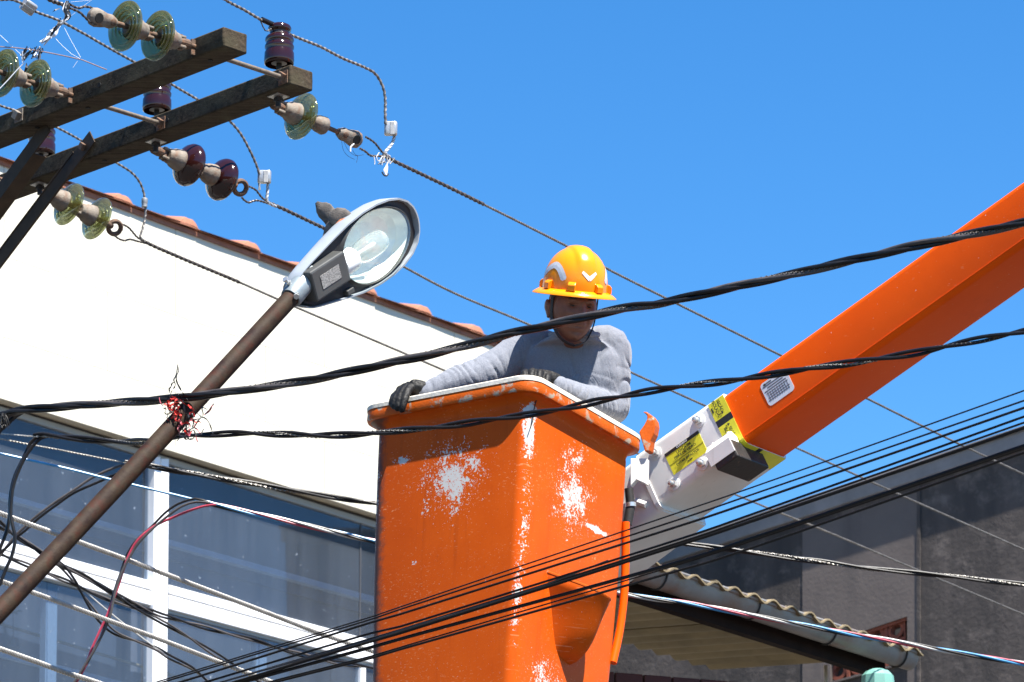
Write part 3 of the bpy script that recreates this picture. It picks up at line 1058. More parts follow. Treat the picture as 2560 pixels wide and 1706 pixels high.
def near_string(px0, b_, px1, py1, label):
    s = arm_s(px0, 0, A1, 0.0, b_)
    q0 = on_arm(A1, s, 0.0, b_)
    q1 = RP(px1, py1, q0, U)
    return strain_string('insulator_string', q0, q1, ['glass', 'glass'], label, 'shackle', GS)
str4, end4, ax4 = near_string(487, 0.55, 250, 47, 'insulator string of two glass discs on the upper crossarm, right of the left one')
str4['label'] = 'insulator string of two whole glass discs at the top, ending in a rusty shackle'
str5, end5, ax5 = near_string(180, 0.55, -60, 162, 'insulator string of two glass discs cut by the left edge of the picture')

# plates behind the near strings
for root, px in ((str4, 487), (str5, 180)):
    s = arm_s(px, 0, A1, 0, 0.55)
    MB().box(on_arm(A1, s, 0, 0.5) - VV * 0.004, U * 0.003, VV * 0.014, Z * 0.03).build('plate', 'rusty_iron', root, 0)

# ================================================================ wires
wires_group = 'overhead wires'
def bare_wire(path, R, label, m='alu_strand', lay=0.11, lobes=6, group='bare power conductors', name='power_line', dip=0.25):
    return tag(rope(path, R, lobes, lay, dip=dip).build(name, m), label, 'wire', group)

def plane_path(pix, p0, n, step):
    return spline([RP(x, y, p0, n) for x, y in pix], step)

def conductor(end, pix, label, arm_to, m_arm):
    "phase wire from a strain string: thick armour wrap first, then the bare strand"
    root = thing('power_line', end, label, 'wire', 'bare phase conductors')
    full = plane_path(pix, end, U, 0.03)
    k = min(range(len(full)), key=lambda i: abs((IMG_W / 2 + FOC * (full[i] - CAM).x / (full[i] - CAM).dot(FW)) - arm_to))
    def fine(pts, st):
        return spline(pts[::2] + ([pts[-1]] if (len(pts) % 2 == 0) else []), st)
    rope(fine(full[:k + 1], 0.008), 0.0088, 3, 0.075, dip=0.35, n=15).build('armour_rod', m_arm, root)
    rope(fine(full[k:], 0.012), 0.0057, 6, 0.10, dip=0.25).build('strand', 'alu_strand', root)
    return root
pl1 = conductor(end3, [(958, 386), (985, 403), (1100, 458), (1208, 511), (1415, 615), (1523, 675), (1697, 762), (1942, 884), (2154, 990), (2372, 1098), (2560, 1187), (2760, 1282)],
                'bare stranded wire passing just behind the orange hard hat, topmost of three', 1208, 'dark_strand')
pl2 = conductor(end2, [(680, 511), (700, 519), (818, 575), (974, 649), (1133, 732), (1329, 815), (1581, 933), (1765, 1016), (1980, 1115), (2260, 1242), (2560, 1375), (2760, 1465)],
                'bare stranded wire running from the brown porcelain bells past the street light', 900, 'dark_strand')
pl3 = conductor(end1, [(356, 602), (380, 614), (466, 651), (598, 706), (741, 769), (955, 860), (1121, 931), (1480, 1086), (1858, 1245), (2080, 1335), (2297, 1427), (2560, 1537), (2760, 1620)],
                'bare stranded wire in front of the white wall, lowest of three', 600, 'dark_strand')
# dead-end loops through the eyes of the strings
def loop(root, ring, pix_a, pix_b, p0):
    for pix in (pix_a, pix_b):
        pts = [RP(x, y, p0, U) for x, y in pix]
        rope(spline(pts, 0.006), 0.0052, 3, 0.05, dip=0.35, n=12).build('dead_end_loop', 'dark_strand', root)
loop(pl1, None, [(914, 343), (925, 349), (938, 359), (950, 374), (963, 388), (985, 403)], [(900, 372), (913, 379), (925, 389), (938, 391), (958, 392), (985, 403)], end3)
loop(pl2, None, [(617, 465), (628, 469), (640, 476), (648, 486), (660, 499), (690, 515)], [(604, 494), (612, 502), (622, 507), (634, 503), (650, 503), (690, 516)], end2)
loop(pl3, None, [(300, 560), (310, 563), (322, 570), (332, 581), (345, 595), (370, 609)], [(288, 591), (298, 598), (312, 602), (325, 599), (345, 604), (370, 610)], end1)

# ---- jumpers
def connector(root, c, ax_len, w, h, dpt, name='wedge_connector', spine=True):
    "aluminium wedge connector: C shaped body with a wedge"
    a, b, d = frame(ax_len, TOWARD)
    mb = MB()
    body = []
    n = 20
    rs = []
    for t_ in (-h / 2, -h / 2 + 0.003, h / 2 - 0.003, h / 2):
        k = 0.94 if abs(t_) == h / 2 else 1.0
        ring = []
        for j in range(n):
            an = 2 * math.pi * j / n
            ex = math.copysign(abs(math.cos(an)) ** 0.5, math.cos(an)) * w / 2 * k
            ey = math.copysign(abs(math.sin(an)) ** 0.8, math.sin(an)) * dpt / 2 * k * (1.0 + 0.35 * abs(math.cos(an)))
            ring.append(c + a * t_ + d * ex + b * ey)
        rs.append(ring)
    mb.rings(rs)
    ob = mb.build(name, 'alu_bright', root, 50)
    MB().box(c + b * (dpt * 0.42) + d * (w * 0.12) - a * (h * 0.06), a * (h * 0.52), d * (w * 0.17), b * (dpt * 0.16)).build('wedge', 'galv', ob, 0, 0.002)
    return ob

# right jumper: over the end pin insulator and down to the first conductor
j1 = thing('jumper_wire', topA + Z * 0.1, 'bare jumper wire looping from the end pin insulator down to a square connector', 'wire', 'jumper wires')
tie = topA + Z * 0.118 - VV * 0.028
up_pts = [RP(x, y, tie, U) for x, y in ((470, -62), (563, 0), (610, 25), (645, 46))] + [RP(672, 60, tie, U), RP(697, 70, tie, U)]
dn_pts = [RP(697, 70, tie, U), RP(733, 90, tie, U), RP(802, 118, tie, U), RP(856, 146, tie, U), RP(911, 169, tie, U), RP(939, 186, tie, U), RP(957, 217, tie, U), RP(963, 247, tie, U), RP(963, 280, tie, U), RP(964, 310, tie, U)]
rope(spline(up_pts + dn_pts[1:], 0.007), 0.0066, 3, 0.07, dip=0.35, n=12).build('strand', 'alu_strand', j1)
MB().tube([RP(654, 49, tie, U) , RP(691, 66, tie, U)], 0.0105, 10).build('tape_sleeve', 'black_pvc', j1)
pcn = RP(977, 322, tie, U)
connector(j1, pcn, Z, 0.052, 0.052, 0.03)
rope(spline([RP(987, 335, tie, U), RP(984, 350, tie, U), RP(976, 366, tie, U), RP(963, 383, tie, U), RP(974, 393, tie, U)], 0.006), 0.0070, 5, 0.10, dip=0.3).build('tail', 'alu_bright', j1)
rope(spline([RP(690, 64, tie, U), RP(668, 78, tie, U), RP(660, 72, tie, U), RP(652, 54, tie, U)], 0.006), 0.003, 3, 0.05, n=9).build('tie_wire', 'dark_strand', j1)
MB().tube([topA + Z * 0.1125 + V((math.cos(q) * 0.0405, math.sin(q) * 0.0405, 0.004 * math.sin(3 * q))) for q in [k * math.pi / 12 for k in range(25)]], 0.004, 6).build('tie_wire', 'dark_strand', j1)

# middle jumper passes over both arms
j2 = thing('jumper_wire', topB + Z * 0.1, 'bare jumper wire curving from behind the lower crossarm to a pale block connector', 'wire', 'jumper wires')
tb = topB + Z * 0.118 - VV * 0.028
pts = [RP(x, y, tb, U) for x, y in ((-40, -6), (0, 0), (30, 0), (60, 12), (90, 30), (145, 51), (205, 82), (275, 122), (338, 157), (385, 184), (430, 212), (490, 247), (540, 277), (574, 303), (601, 334), (623, 373), (640, 410), (648, 434))]
rope(spline(pts, 0.007), 0.0062, 3, 0.07, dip=0.35, n=12).build('strand', 'alu_strand', j2)
connector(j2, RP(661, 443, tb, U), Z, 0.056, 0.05, 0.03)
rope(spline([RP(670, 452, tb, U), RP(669, 478, tb, U), RP(667, 500, tb, U), RP(672, 508, tb, U), RP(690, 517, tb, U)], 0.006), 0.0066, 5, 0.1, dip=0.3).build('tail', 'alu_bright', j2)
rope([RP(648, 458, tb, U), RP(649, 475, tb, U)], 0.006, 5, 0.1, dip=0.3).build('cut_end', 'alu_bright', j2)
connector(j2, RP(71, 18, tb, U), (RP(90, 30, tb, U) - RP(55, 5, tb, U)), 0.05, 0.052, 0.034)

# left jumper with a sleeve
j3 = thing('jumper_wire', topC + Z * 0.1, 'bare jumper wire with a small grey sleeve in front of the roof tiles', 'wire', 'jumper wires')
tc = topC + Z * 0.118 - VV * 0.028
pts = [RP(x, y, tc, U) for x, y in ((-60, 236), (0, 264), (35, 276), (90, 296), (148, 322), (210, 356), (255, 385), (292, 408), (329, 432), (351, 459), (361, 490), (364, 520), (362, 547), (356, 574), (351, 593), (362, 605))]
sp3 = spline(pts, 0.007)
rope(sp3, 0.0058, 3, 0.07, dip=0.35, n=12).build('strand', 'alu_strand', j3)
MB().lathe(RP(361, 519, tc, U), Z, [(0, 0.010), (0.002, 0.0125), (0.018, 0.0125), (0.02, 0.0135), (0.038, 0.0135), (0.041, 0.010)], 20).build('sleeve', 'galv', j3, 30)

# near side conductors arriving at the upper left strings
root = thing('power_line', end4, 'bare wires wound from the top shackle to the dark knot at the top left', 'wire', 'bare phase conductors')
for pix in ([(243, 28), (228, 20), (212, 17), (198, 21), (185, 17), (172, 10)], [(240, 62), (225, 55), (212, 43), (200, 32), (188, 26), (172, 20)], [(172, 16), (150, 10), (128, 2), (100, -14), (50, -40)]):
    pts = [RP(x, y, end4, U) for x, y in pix]
    rope(spline(pts, 0.006), 0.0055 if pix[0][0] > 180 else 0.009, 3, 0.06, dip=0.35, n=12).build('strand', 'dark_strand', root)

# ---- street side cables
YC = [(-60, 11.95), (430, 11.55), (1330, 11.2), (2700, 10.3)]
c1 = [(-40, 1047), (0, 1039), (55, 1026), (192, 1014), (300, 1007), (411, 999), (521, 987), (640, 971), (780, 949), (900, 924), (1128, 874), (1290, 831), (1404, 806), (1567, 770), (1660, 757), (1800, 725), (1995, 683), (2141, 648), (2288, 615), (2418, 588), (2560, 557), (2700, 524)]
path = wpath(c1, 0.018, YC)
root = thing('twisted_cable', path[0], 'thick black twisted cable crossing in front of the worker, upper of two', 'cable', 'black twisted cables')
for k, (m, r_) in enumerate((('black_pvc', 0.0098), ('grey_pvc', 0.0098), ('black_pvc', 0.0098))):
    MB().tube(helix(path, 0.0084, 0.62, k * 2.1 + 0.4, 0.18, k), r_ * 0.84, 9).build('conductor', m, root)
rope(helix(path, 0.0080, 0.62, 1.5, 0.1, 9), 0.0064, 6, 0.05, dip=0.3, n=12).build('messenger', 'alu_strand', root)

YD = [(-60, 12.3), (300, 12.1), (470, 11.78), (1330, 11.35), (2700, 10.5)]
c2 = [(86, 1092), (110, 1088), (165, 1094), (236, 1101), (302, 1105), (354, 1103), (400, 1097), (450, 1089), (507, 1088), (603, 1083), (700, 1086), (800, 1089), (900, 1086), (1030, 1074), (1128, 1064), (1225, 1051), (1355, 1031), (1453, 1013), (1518, 998), (1669, 971), (1818, 953), (1918, 938), (2013, 923), (2231, 892), (2394, 860), (2560, 829), (2700, 800)]
path = wpath(c2, 0.015, YD)
root = thing('twisted_cable', path[0], 'thinner black twisted cable hanging across the orange bucket, lower of two', 'cable', 'black twisted cables')
for k in range(2):
    MB().tube(helix(path, 0.0074, 0.46, k * 3.1 + 0.4, 0.45, k + 20), 0.0064, 8).build('conductor', 'black_pvc', root)
rope(helix(path, 0.006, 0.40, 2.0, 0.2, 29), 0.0045, 6, 0.04, dip=0.3, n=12).build('messenger', 'steel_strand', root)
rope(wpath([(-40, 1080), (0, 1084), (86, 1092)], 0.012, YD), 0.004, 6, 0.04, dip=0.3, n=12).build('messenger', 'steel_strand', root)
dropY = [(-60, 12.3), (120, 12.2)]
MB().tube(spline([P(x, y, 12.25) for x, y in ((110, 1089), (92, 1092), (76, 1108), (58, 1146), (39, 1185), (30, 1215), (25, 1250), (24, 1290), (15, 1333), (-4, 1380))], 0.02), 0.0068, 8).build('conductor', 'black_pvc', root)
MB().tube(spline([P(x, y, 12.22) for x, y in ((120, 1090), (103, 1095), (80, 1118), (59, 1150), (41, 1190), (31, 1225), (28, 1260), (27, 1292), (37, 1337), (37, 1358), (29, 1392), (15, 1422), (-2, 1465))], 0.02), 0.0068, 8).build('conductor', 'black_pvc', root)
# tail of the upper cable at the left edge
rt = thing('cable_tail', P(20, 1050, 11.9), 'frayed black cable ends tied under the upper cable at the left edge', 'cable')
MB().tube(spline([P(x, y, 11.9) for x, y in ((60, 1028), (40, 1040), (18, 1060), (-10, 1085))], 0.02), 0.0085, 8).build('cable_end', 'black_pvc', rt)
MB().tube(spline([P(x, y, 11.92) for x, y in ((45, 1032), (25, 1045), (2, 1075), (-12, 1100))], 0.02), 0.007, 8).build('cable_end', 'black_pvc', rt)
mb = MB()
random.seed(4)
for k in range(26):
    x, y = 9 + random.uniform(-5, 6), 1036 + random.uniform(-3, 4)
    pts = [P(x, y, 11.86)]
    for q in range(3):
        x += random.uniform(-4, 4); y += random.uniform(6, 13)
        pts.append(P(x, y, 11.86 + random.uniform(-0.01, 0.01)))
    mb.tube(pts, 0.0016, 4)
fr_ = mb.build('frayed_tape', 'dark_iron', rt)
fr_['kind'] = 'stuff'

YE = [(-60, 13.6), (370, 13.8), (940, 14.2), (1650, 14.5), (2700, 14.8)]
ce = [(312, 1157), (370, 1164), (439, 1177), (521, 1191), (640, 1211), (759, 1231), (851, 1246), (936, 1258), (1290, 1306), (1653, 1354), (1807, 1371), (1918, 1387), (2040, 1403), (2152, 1419), (2304, 1434), (2421, 1446), (2560, 1462), (2700, 1478)]
path = wpath(ce, 0.02, YE)
root = thing('service_drop', path[0], 'black service drop with a bright bare messenger passing behind the bucket, below the eave', 'cable', 'service drop cables')
for k in range(2):
    MB().tube(helix(path, 0.007, 0.85, k * 2.4, 0.3, k + 40), 0.0062, 8).build('conductor', 'black_pvc', root)
rope(helix(path, 0.007, 0.85, 4.2, 0.2, 47), 0.0052, 6, 0.05, dip=0.3, n=12).build('messenger', 'white_strand' if 'white_strand' in M else 'steel_strand', root)
rope(wpath([(-40, 1090), (0, 1097), (77, 1112), (153, 1126), (300, 1155), (330, 1159)], 0.012, YE), 0.0042, 6, 0.04, dip=0.3, n=12).build('messenger', 'steel_strand', root)
MB().tube(spline([P(x, y, 13.75) for x, y in ((372, 1165), (340, 1160), (300, 1165), (237, 1191), (184, 1226), (138, 1256), (92, 1290), (61, 1318), (38, 1340), (10, 1376), (-14, 1408))], 0.02), 0.0058, 8).build('conductor', 'grey_pvc', root)
MB().tube(spline([P(x, y, 13.72) for x, y in ((380, 1166), (345, 1168), (300, 1182), (240, 1208), (186, 1232), (142, 1262), (95, 1297), (63, 1327), (42, 1343), (20, 1366), (-12, 1392))], 0.02), 0.0058, 8).build('conductor', 'black_pvc', root)

YF = [(-60, 13.3), (520, 13.6), (1560, 14.0), (2700, 14.4)]
cf = [(515, 1257), (589, 1274), (688, 1296), (795, 1321), (933, 1353), (1250, 1420), (1566, 1486), (1709, 1507), (1866, 1536), (2005, 1563), (2127, 1586), (2245, 1605), (2374, 1629), (2560, 1660), (2700, 1684)]
path = wpath(cf, 0.018, YF)
root = thing('coloured_service_drop', path[0], 'service drop of blue, red, black and white wires twisted together', 'cable')
for k, m in enumerate(('blue_pvc', 'black_pvc', 'white_pvc', 'red_pvc')):
    MB().tube(helix(path, 0.0062, 0.66, k * 1.57 + 0.8, 0.15, k + 60), 0.0052, 8).build('conductor', m, root)
MB().tube(wpath([(-40, 1124), (0, 1134), (31, 1141), (61, 1148), (107, 1158), (184, 1176), (274, 1199), (326, 1211), (422, 1234), (515, 1257)], 0.03, YF), 0.0055, 8).build('conductor', 'blue_pvc', root)
redp = [(540, 1262), (510, 1266), (477, 1276), (428, 1296), (384, 1317), (345, 1350), (323, 1386), (310, 1421), (297, 1462), (285, 1495), (266, 1542), (247, 1583), (230, 1621), (211, 1671), (187, 1712), (170, 1745)]
MB().tube(spline([P(x, y, 13.5) for x, y in redp], 0.02), 0.0052, 8).build('conductor', 'red_pvc', root)
MB().tube(spline([P(x + dx, y + dy, 13.48) for (x, y), dx, dy in zip([(525, 1258), (490, 1255), (455, 1266), (420, 1290), (384, 1320), (347, 1357), (326, 1390), (308, 1425), (293, 1462), (283, 1497), (272, 1545), (252, 1590), (234, 1625), (208, 1670), (182, 1712), (165, 1745)], [0, 0, 0, 0, 0, 0, 0, -1, 0, 1, 2, 2, 2, 0, 0, 0], [0] * 16)], 0.02), 0.0052, 8).build('conductor', 'grey_pvc', root)
MB().tube(spline([P(x, y, 13.52) for x, y in ((520, 1256), (488, 1247), (444, 1261), (410, 1285), (380, 1316), (340, 1352), (316, 1390), (304, 1425), (290, 1464), (281, 1494), (268, 1540), (257, 1580), (238, 1620), (214, 1665), (186, 1712), (168, 1745))], 0.02), 0.005, 8).build('conductor', 'black_pvc', root)

# ---- steel guy strands at the lower left
YS = [(-60, 13.0), (940, 14.4)]
for pix, R, lab in (([(-40, 1270), (0, 1284), (92, 1318), (192, 1354), (315, 1399), (398, 1430), (640, 1522), (795, 1582), (926, 1627), (1100, 1690)], 0.0105, 'thick steel strand slanting across the white window transom, upper of three'),
                    ([(-40, 1439), (3, 1454), (82, 1482), (192, 1522), (274, 1553), (411, 1603), (548, 1656), (640, 1691), (720, 1722)], 0.0100, 'thick steel strand slanting across the lower windows, middle of three'),
                    ([(-40, 1609), (0, 1623), (82, 1652), (164, 1682), (233, 1704), (320, 1735)], 0.0108, 'thick steel strand cutting the bottom left corner, lowest of three')):
    tag(rope(wpath(pix, 0.008, YS), R, 7, 0.10, dip=0.3, n=21).build('steel_strand', 'steel_strand'), lab, 'wire', 'steel strands')

# ---- thin black drops crossing the lower windows
YT = [(-60, 13.9), (940, 14.9)]
def drop(pix, label, lay=0.45, r=0.0055, off=0.006, bare=False):
    path = wpath(pix, 0.015, YT)
    rt = thing('house_drop', path[0], label, 'cable', 'thin house drops')
    MB().tube(helix(path, off, lay, 0.3, 0.6, hs(label) % 17), r, 7).build('conductor', 'black_pvc', rt)
    MB().tube(helix(path, off, lay, 3.4, 0.6, hs(label) % 13), r * 0.9, 7).build('conductor', 'grey_pvc', rt)
    return rt
drop([(-40, 1282), (0, 1306), (41, 1342), (101, 1379), (143, 1408), (219, 1443), (288, 1484), (384, 1531), (425, 1545), (507, 1567), (565, 1584), (640, 1602), (709, 1625), (819, 1653), (925, 1669), (1050, 1690)], 'loose black pair running the whole way from the left edge to the bucket')
drop([(-40, 1296), (0, 1320), (60, 1350), (105, 1384), (145, 1411), (233, 1455), (315, 1506), (384, 1544), (466, 1591), (548, 1643), (600, 1674), (660, 1712)], 'loose black pair dropping below the middle steel strand at the bottom', 0.6)
drop([(-40, 1368), (0, 1386), (69, 1413), (115, 1432), (192, 1465), (274, 1501), (329, 1517), (384, 1528)], 'short black pair lying against the white transom', 0.38)
drop([(120, 1394), (154, 1416), (186, 1454), (206, 1487), (236, 1531), (260, 1558), (296, 1586), (384, 1619), (425, 1643), (480, 1671), (521, 1704), (560, 1732)], 'black pair bent sharply downward across the lower left window', 0.7, 0.0055, 0.009)
tag(MB().tube(wpath([(190, 1462), (203, 1471), (274, 1531), (329, 1575), (384, 1616), (420, 1640)], 0.04, YT), 0.0034, 6).build('thin_wire', 'white_pvc'), 'single thin pale wire slanting across the lower left window', 'wire')

# ---- bundle of black telecom lines
tele = [([(300, 1733), (440, 1691), (933, 1541), (1000, 1518), (1640, 1301), (1900, 1212), (2560, 977), (2700, 926)], 0.0026),
        ([(300, 1738), (440, 1696), (933, 1547), (1000, 1524), (1640, 1318), (1900, 1230), (2560, 1002), (2700, 952)], 0.0031),
        ([(300, 1750), (450, 1706), (929, 1556), (1000, 1536), (1640, 1334), (1900, 1248), (2560, 1020), (2700, 971)], 0.0042),
        ([(400, 1742), (520, 1704), (929, 1583), (1000, 1567), (1640, 1367), (1900, 1279), (2560, 1042), (2700, 991)], 0.0040),
        ([(400, 1752), (560, 1704), (930, 1596), (1000, 1575), (1640, 1375), (1900, 1288), (2560, 1057), (2700, 1007)], 0.0036),
        ([(420, 1756), (600, 1702), (930, 1603), (1000, 1583), (1640, 1381), (1900, 1296), (2560, 1070), (2700, 1021)], 0.0058),
        ([(420, 1762), (600, 1708), (930, 1618), (1000, 1598), (1640, 1422), (1900, 1340), (2560, 1115), (2700, 1066)], 0.0062),
        ([(440, 1776), (640, 1714), (930, 1640), (1000, 1619), (1640, 1429), (1900, 1346), (2560, 1122), (2700, 1074)], 0.0026),
        ([(440, 1780), (650, 1716), (930, 1645), (1000, 1624), (1640, 1443), (1900, 1363), (2560, 1132), (2700, 1084)], 0.0044)]
ords = ['topmost', 'second', 'third', 'fourth', 'fifth', 'sixth', 'seventh', 'eighth', 'lowest']
YL = [(250, 11.6), (1330, 10.9), (2750, 9.9)]
for k, (pix, R) in enumerate(tele):
    yy = [(x, y + 0.012 * k) for x, y in YL]
    tag(MB().tube(wpath(pix, 0.06, yy), R, 8).build('telecom_line', 'black_pvc'), 'straight black telecom line crossing the bucket, %s of nine' % ords[k], 'cable', 'black telecom lines')
tag(MB().tube(wpath([(560, 1704), (930, 1600), (1000, 1577), (1300, 1484), (1420, 1440), (1520, 1402)], 0.06, [(x, y + 0.03) for x, y in YL]), 0.0032, 8).build('telecom_line', 'grey_pvc'), 'pale grey telecom line among the black ones in front of the bucket', 'cable', 'black telecom lines')

# ================================================================ street light
# the head tilts up to the right and turns its open side to the street
E1 = V((0.572, 0.567, 0.589)).normalized()
_n = V((0.789, -0.570, -0.217))
_n = (_n - E1 * _n.dot(E1)).normalized()
E3 = -_n
E2 = E3.cross(E1).normalized()
OC, OA, OB = 0.46, 0.195, 0.128
L0 = P(936, 611, 12.15) - E1 * OC
def LP(s, l, n):
    "point of the lamp head: along, sideways, downwards"
    return L0 + E1 * s + E2 * l - E3 * n
t = NT('rusty pipe')
o = t.obj()
c = t.mix(t.ramp(t.noise(o, 14, 7, 0.7), 0.35, 0.68), (0.016, 0.006, 0.004), (0.045, 0.03, 0.016))
c = t.mix(t.ramp(t.noise(t.mapping(o, (3, 3, 3)), 9, 5), 0.5, 0.75), c, (0.045, 0.010, 0.004))
t.pbr(c, 0.7, 0.0, t.bump(t.noise(o, 160, 4), 0.5, 0.002), 0.2)
M['rust_pipe'] = t.m
M['lamp_shell'] = mat('lamp housing paint', (0.30, 0.33, 0.36), 0.42, 0.1, 0.08, 6, 0.1, 60)
M['lamp_dark'] = mat('lamp gear tray', (0.055, 0.056, 0.053), 0.5, 0, 0.1, 10)
M['lamp_black'] = mat('lamp gasket', (0.012, 0.012, 0.012), 0.6, 0, 0.1, 10)
M['reflector'] = mat('pressed reflector', (0.88, 0.91, 0.87), 0.3, 0.1, 0.06, 20, 0.2, 25)
M['ceramic'] = mat('ceramic socket', (0.78, 0.79, 0.76), 0.3, 0, 0.04)
M['collar_galv'] = mat('lamp collar', (0.22, 0.26, 0.28), 0.5, 0.3, 0.15, 12, 0.25, 70)

light = thing('street_light', P(0, 1545, 11.2), 'grey street light with a clear oval bowl on a rusty slanted pipe arm', 'street light')
pipe1 = P(736, 735, 11.86)
pipe0 = P(-330, 1875, 10.85)
pp = [pipe0.lerp(pipe1, k / 40) + V((0, 0, -0.01 * math.sin(k / 40 * math.pi))) for k in range(41)]
MB().tube(pp, 0.0325, 20).build('pipe_arm', 'rust_pipe', light)
cd = (pipe1 - pipe0).normalized()
c0_, c1_ = P(726, 746, 11.85), P(778, 684, 11.92)
mb = MB()
mb.tube([c0_, c0_.lerp(c1_, 0.1), c0_.lerp(c1_, 0.85), c1_], [0.039, 0.042, 0.042, 0.04], 22)
cl = mb.build('collar', 'collar_galv', light)
for px, py in ((716, 702), (741, 740)):
    q = P(px, py, 11.82)
    d_ = (q - (c0_.lerp(c1_, 0.3))).normalized()
    mb = MB()
    mb.tube([q - d_ * 0.03, q + d_ * 0.004], 0.006, 8)
    mb.lathe(q + d_ * 0.002, d_, [(0, 0.011), (0.009, 0.011)], 6)
    mb.lathe(q - d_ * 0.012, d_, [(0, 0.012), (0.006, 0.012)], 12)
    mb.build('clamp_bolt', 'zinc_nut', cl, 30)
# outline of the head: half width along its length
prof = [(0.0, 0.052), (0.02, 0.070), (0.06, 0.084), (0.12, 0.100), (0.20, 0.121), (0.28, 0.139), (0.36, 0.147), (0.43, 0.145), (0.49, 0.134), (0.54, 0.114), (0.575, 0.086), (0.595, 0.054), (0.600, 0.038), (0.604, 0.020), (0.6055, 0.0005)]
LS = 1.18
def hw(s):
    s = s / LS
    for (a, b), (c, d) in zip(prof, prof[1:]):
        if s <= c:
            return b + (d - b) * (s - a) / (c - a)
    return 0.0
def dome(s):
    s = s / LS
    return 0.072 + 0.055 * math.sin(min(1, max(0, s / 0.5)) * math.pi * 0.55) if s < 0.45 else max(0.02, 0.072 + 0.055 * math.sin(0.9 * math.pi * 0.55) * max(0, 1 - ((s - 0.45) / 0.155) ** 2) - 0.05 * ((s - 0.45) / 0.155) ** 2)
rs, ri = [], []
ss = [math.sin(k / 60 * math.pi / 2) * 0.6055 * LS for k in range(61)]
for s in ss:
    w, h = max(hw(s), 0.0005), dome(s)
    ring, rin = [], []
    for k in range(23):
        a_ = math.pi * k / 22
        ring.append(LP(s, math.cos(a_) * w, -math.sin(a_) ** 0.75 * h))
        rin.append(LP(s * 0.97 + 0.008, math.cos(a_) * w * 0.95, -math.sin(a_) ** 0.75 * (h - 0.008)))
    lip = [LP(s, -w, 0.020), LP(s * 0.985 + 0.004, -w * 0.955, 0.020)]
    lip2 = [LP(s * 0.985 + 0.004, w * 0.955, 0.020), LP(s, w, 0.020)]
    rs.append(ring + lip + rin[::-1] + lip2)
MB().rings(rs).build('housing', 'lamp_shell', light, 38)
# dark tray closing the underside, with the oval opening cut out
def oval(a_, k=1.0):
    ca, sa = math.cos(a_), math.sin(a_)
    return OC + ca * OA * k * (1.0 if ca > 0 else 1.02), sa * OB * k * (1 - 0.08 * ca)
def edge(a_):
    ca, sa = math.cos(a_), math.sin(a_)
    r = 0.01
    while r < 0.6:
        s, l = OC + ca * r, sa * r
        if s < 0.012 or s > 0.588 * LS or abs(l) > hw(s) * 0.955:
            break
        r += 0.003
    return OC + ca * (r - 0.003), sa * (r - 0.003)
n = 64
ro = [LP(*edge(2 * math.pi * k / n), 0.004) for k in range(n)]
rm = [LP(*oval(2 * math.pi * k / n, 1.10), 0.006) for k in range(n)]
rn = [LP(*oval(2 * math.pi * k / n, 1.03), 0.016) for k in range(n)]
rb_ = [LP(*oval(2 * math.pi * k / n, 1.0), 0.008) for k in range(n)]
MB().rings([ro, rm, rn, rb_], False).build('bowl_seal', 'lamp_black', light, 30)
# pressed reflector
rr_ = []
for f, dp in ((1.0, 0.006), (0.97, -0.012), (0.9, -0.036), (0.78, -0.055), (0.6, -0.066), (0.38, -0.071), (0.15, -0.072), (0.02, -0.072)):
    rr_.append([LP(*oval(2 * math.pi * k / n, f * (1.0 + (0.012 if k % 4 < 2 else 0.0) * (f < 0.95))), dp) for k in range(n)])
MB().rings(rr_, False).build('reflector', 'reflector', light, 14)
# clear bowl with a faceted edge
gl_ = []
for f, dp in ((1.015, 0.012), (0.985, 0.024), (0.9, 0.033), (0.7, 0.040), (0.4, 0.044), (0.1, 0.045), (0.01, 0.045)):
    gl_.append([LP(*oval(2 * math.pi * k / 40, f), dp) for k in range(40)])
MB().rings(gl_, False).build('bowl', 'lamp_glass', light, 25)
# socket and bulb
MB().lathe(LP(0.245, -0.0, -0.004), E1, [(0, 0.0375), (0.004, 0.0450), (0.075, 0.0475), (0.08, 0.0450), (0.08, 0.0350), (0.06, 0.0325)], 26).build('lamp_socket', 'ceramic', light)
MB().lathe(LP(0.315, -0.0, -0.004), E1, [(0, 0.0300), (0.02, 0.0312), (0.022, 0.0250)], 20).build('lamp_cap', 'zinc_nut', light)
MB().lathe(LP(0.335, -0.0, -0.004), E1, [(0, 0.0238), (0.02, 0.0300), (0.04, 0.0413), (0.07, 0.0462), (0.13, 0.0462), (0.165, 0.0413), (0.185, 0.0275), (0.193, 0.0075)], 28).build('bulb', 'bulb_glass', light, 60)
MB().lathe(LP(0.36, -0.0, -0.004), E1, [(0, 0.004), (0.01, 0.009), (0.10, 0.009), (0.11, 0.004)], 12).build('arc_tube', 'ceramic', light)
mb = MB()
mb.tube([LP(0.34, -0.022, -0.004), LP(0.45, -0.026, -0.004), LP(0.5, -0.0, -0.004)], 0.0016, 5)
mb.build('bulb_wire', 'zinc_nut', light)
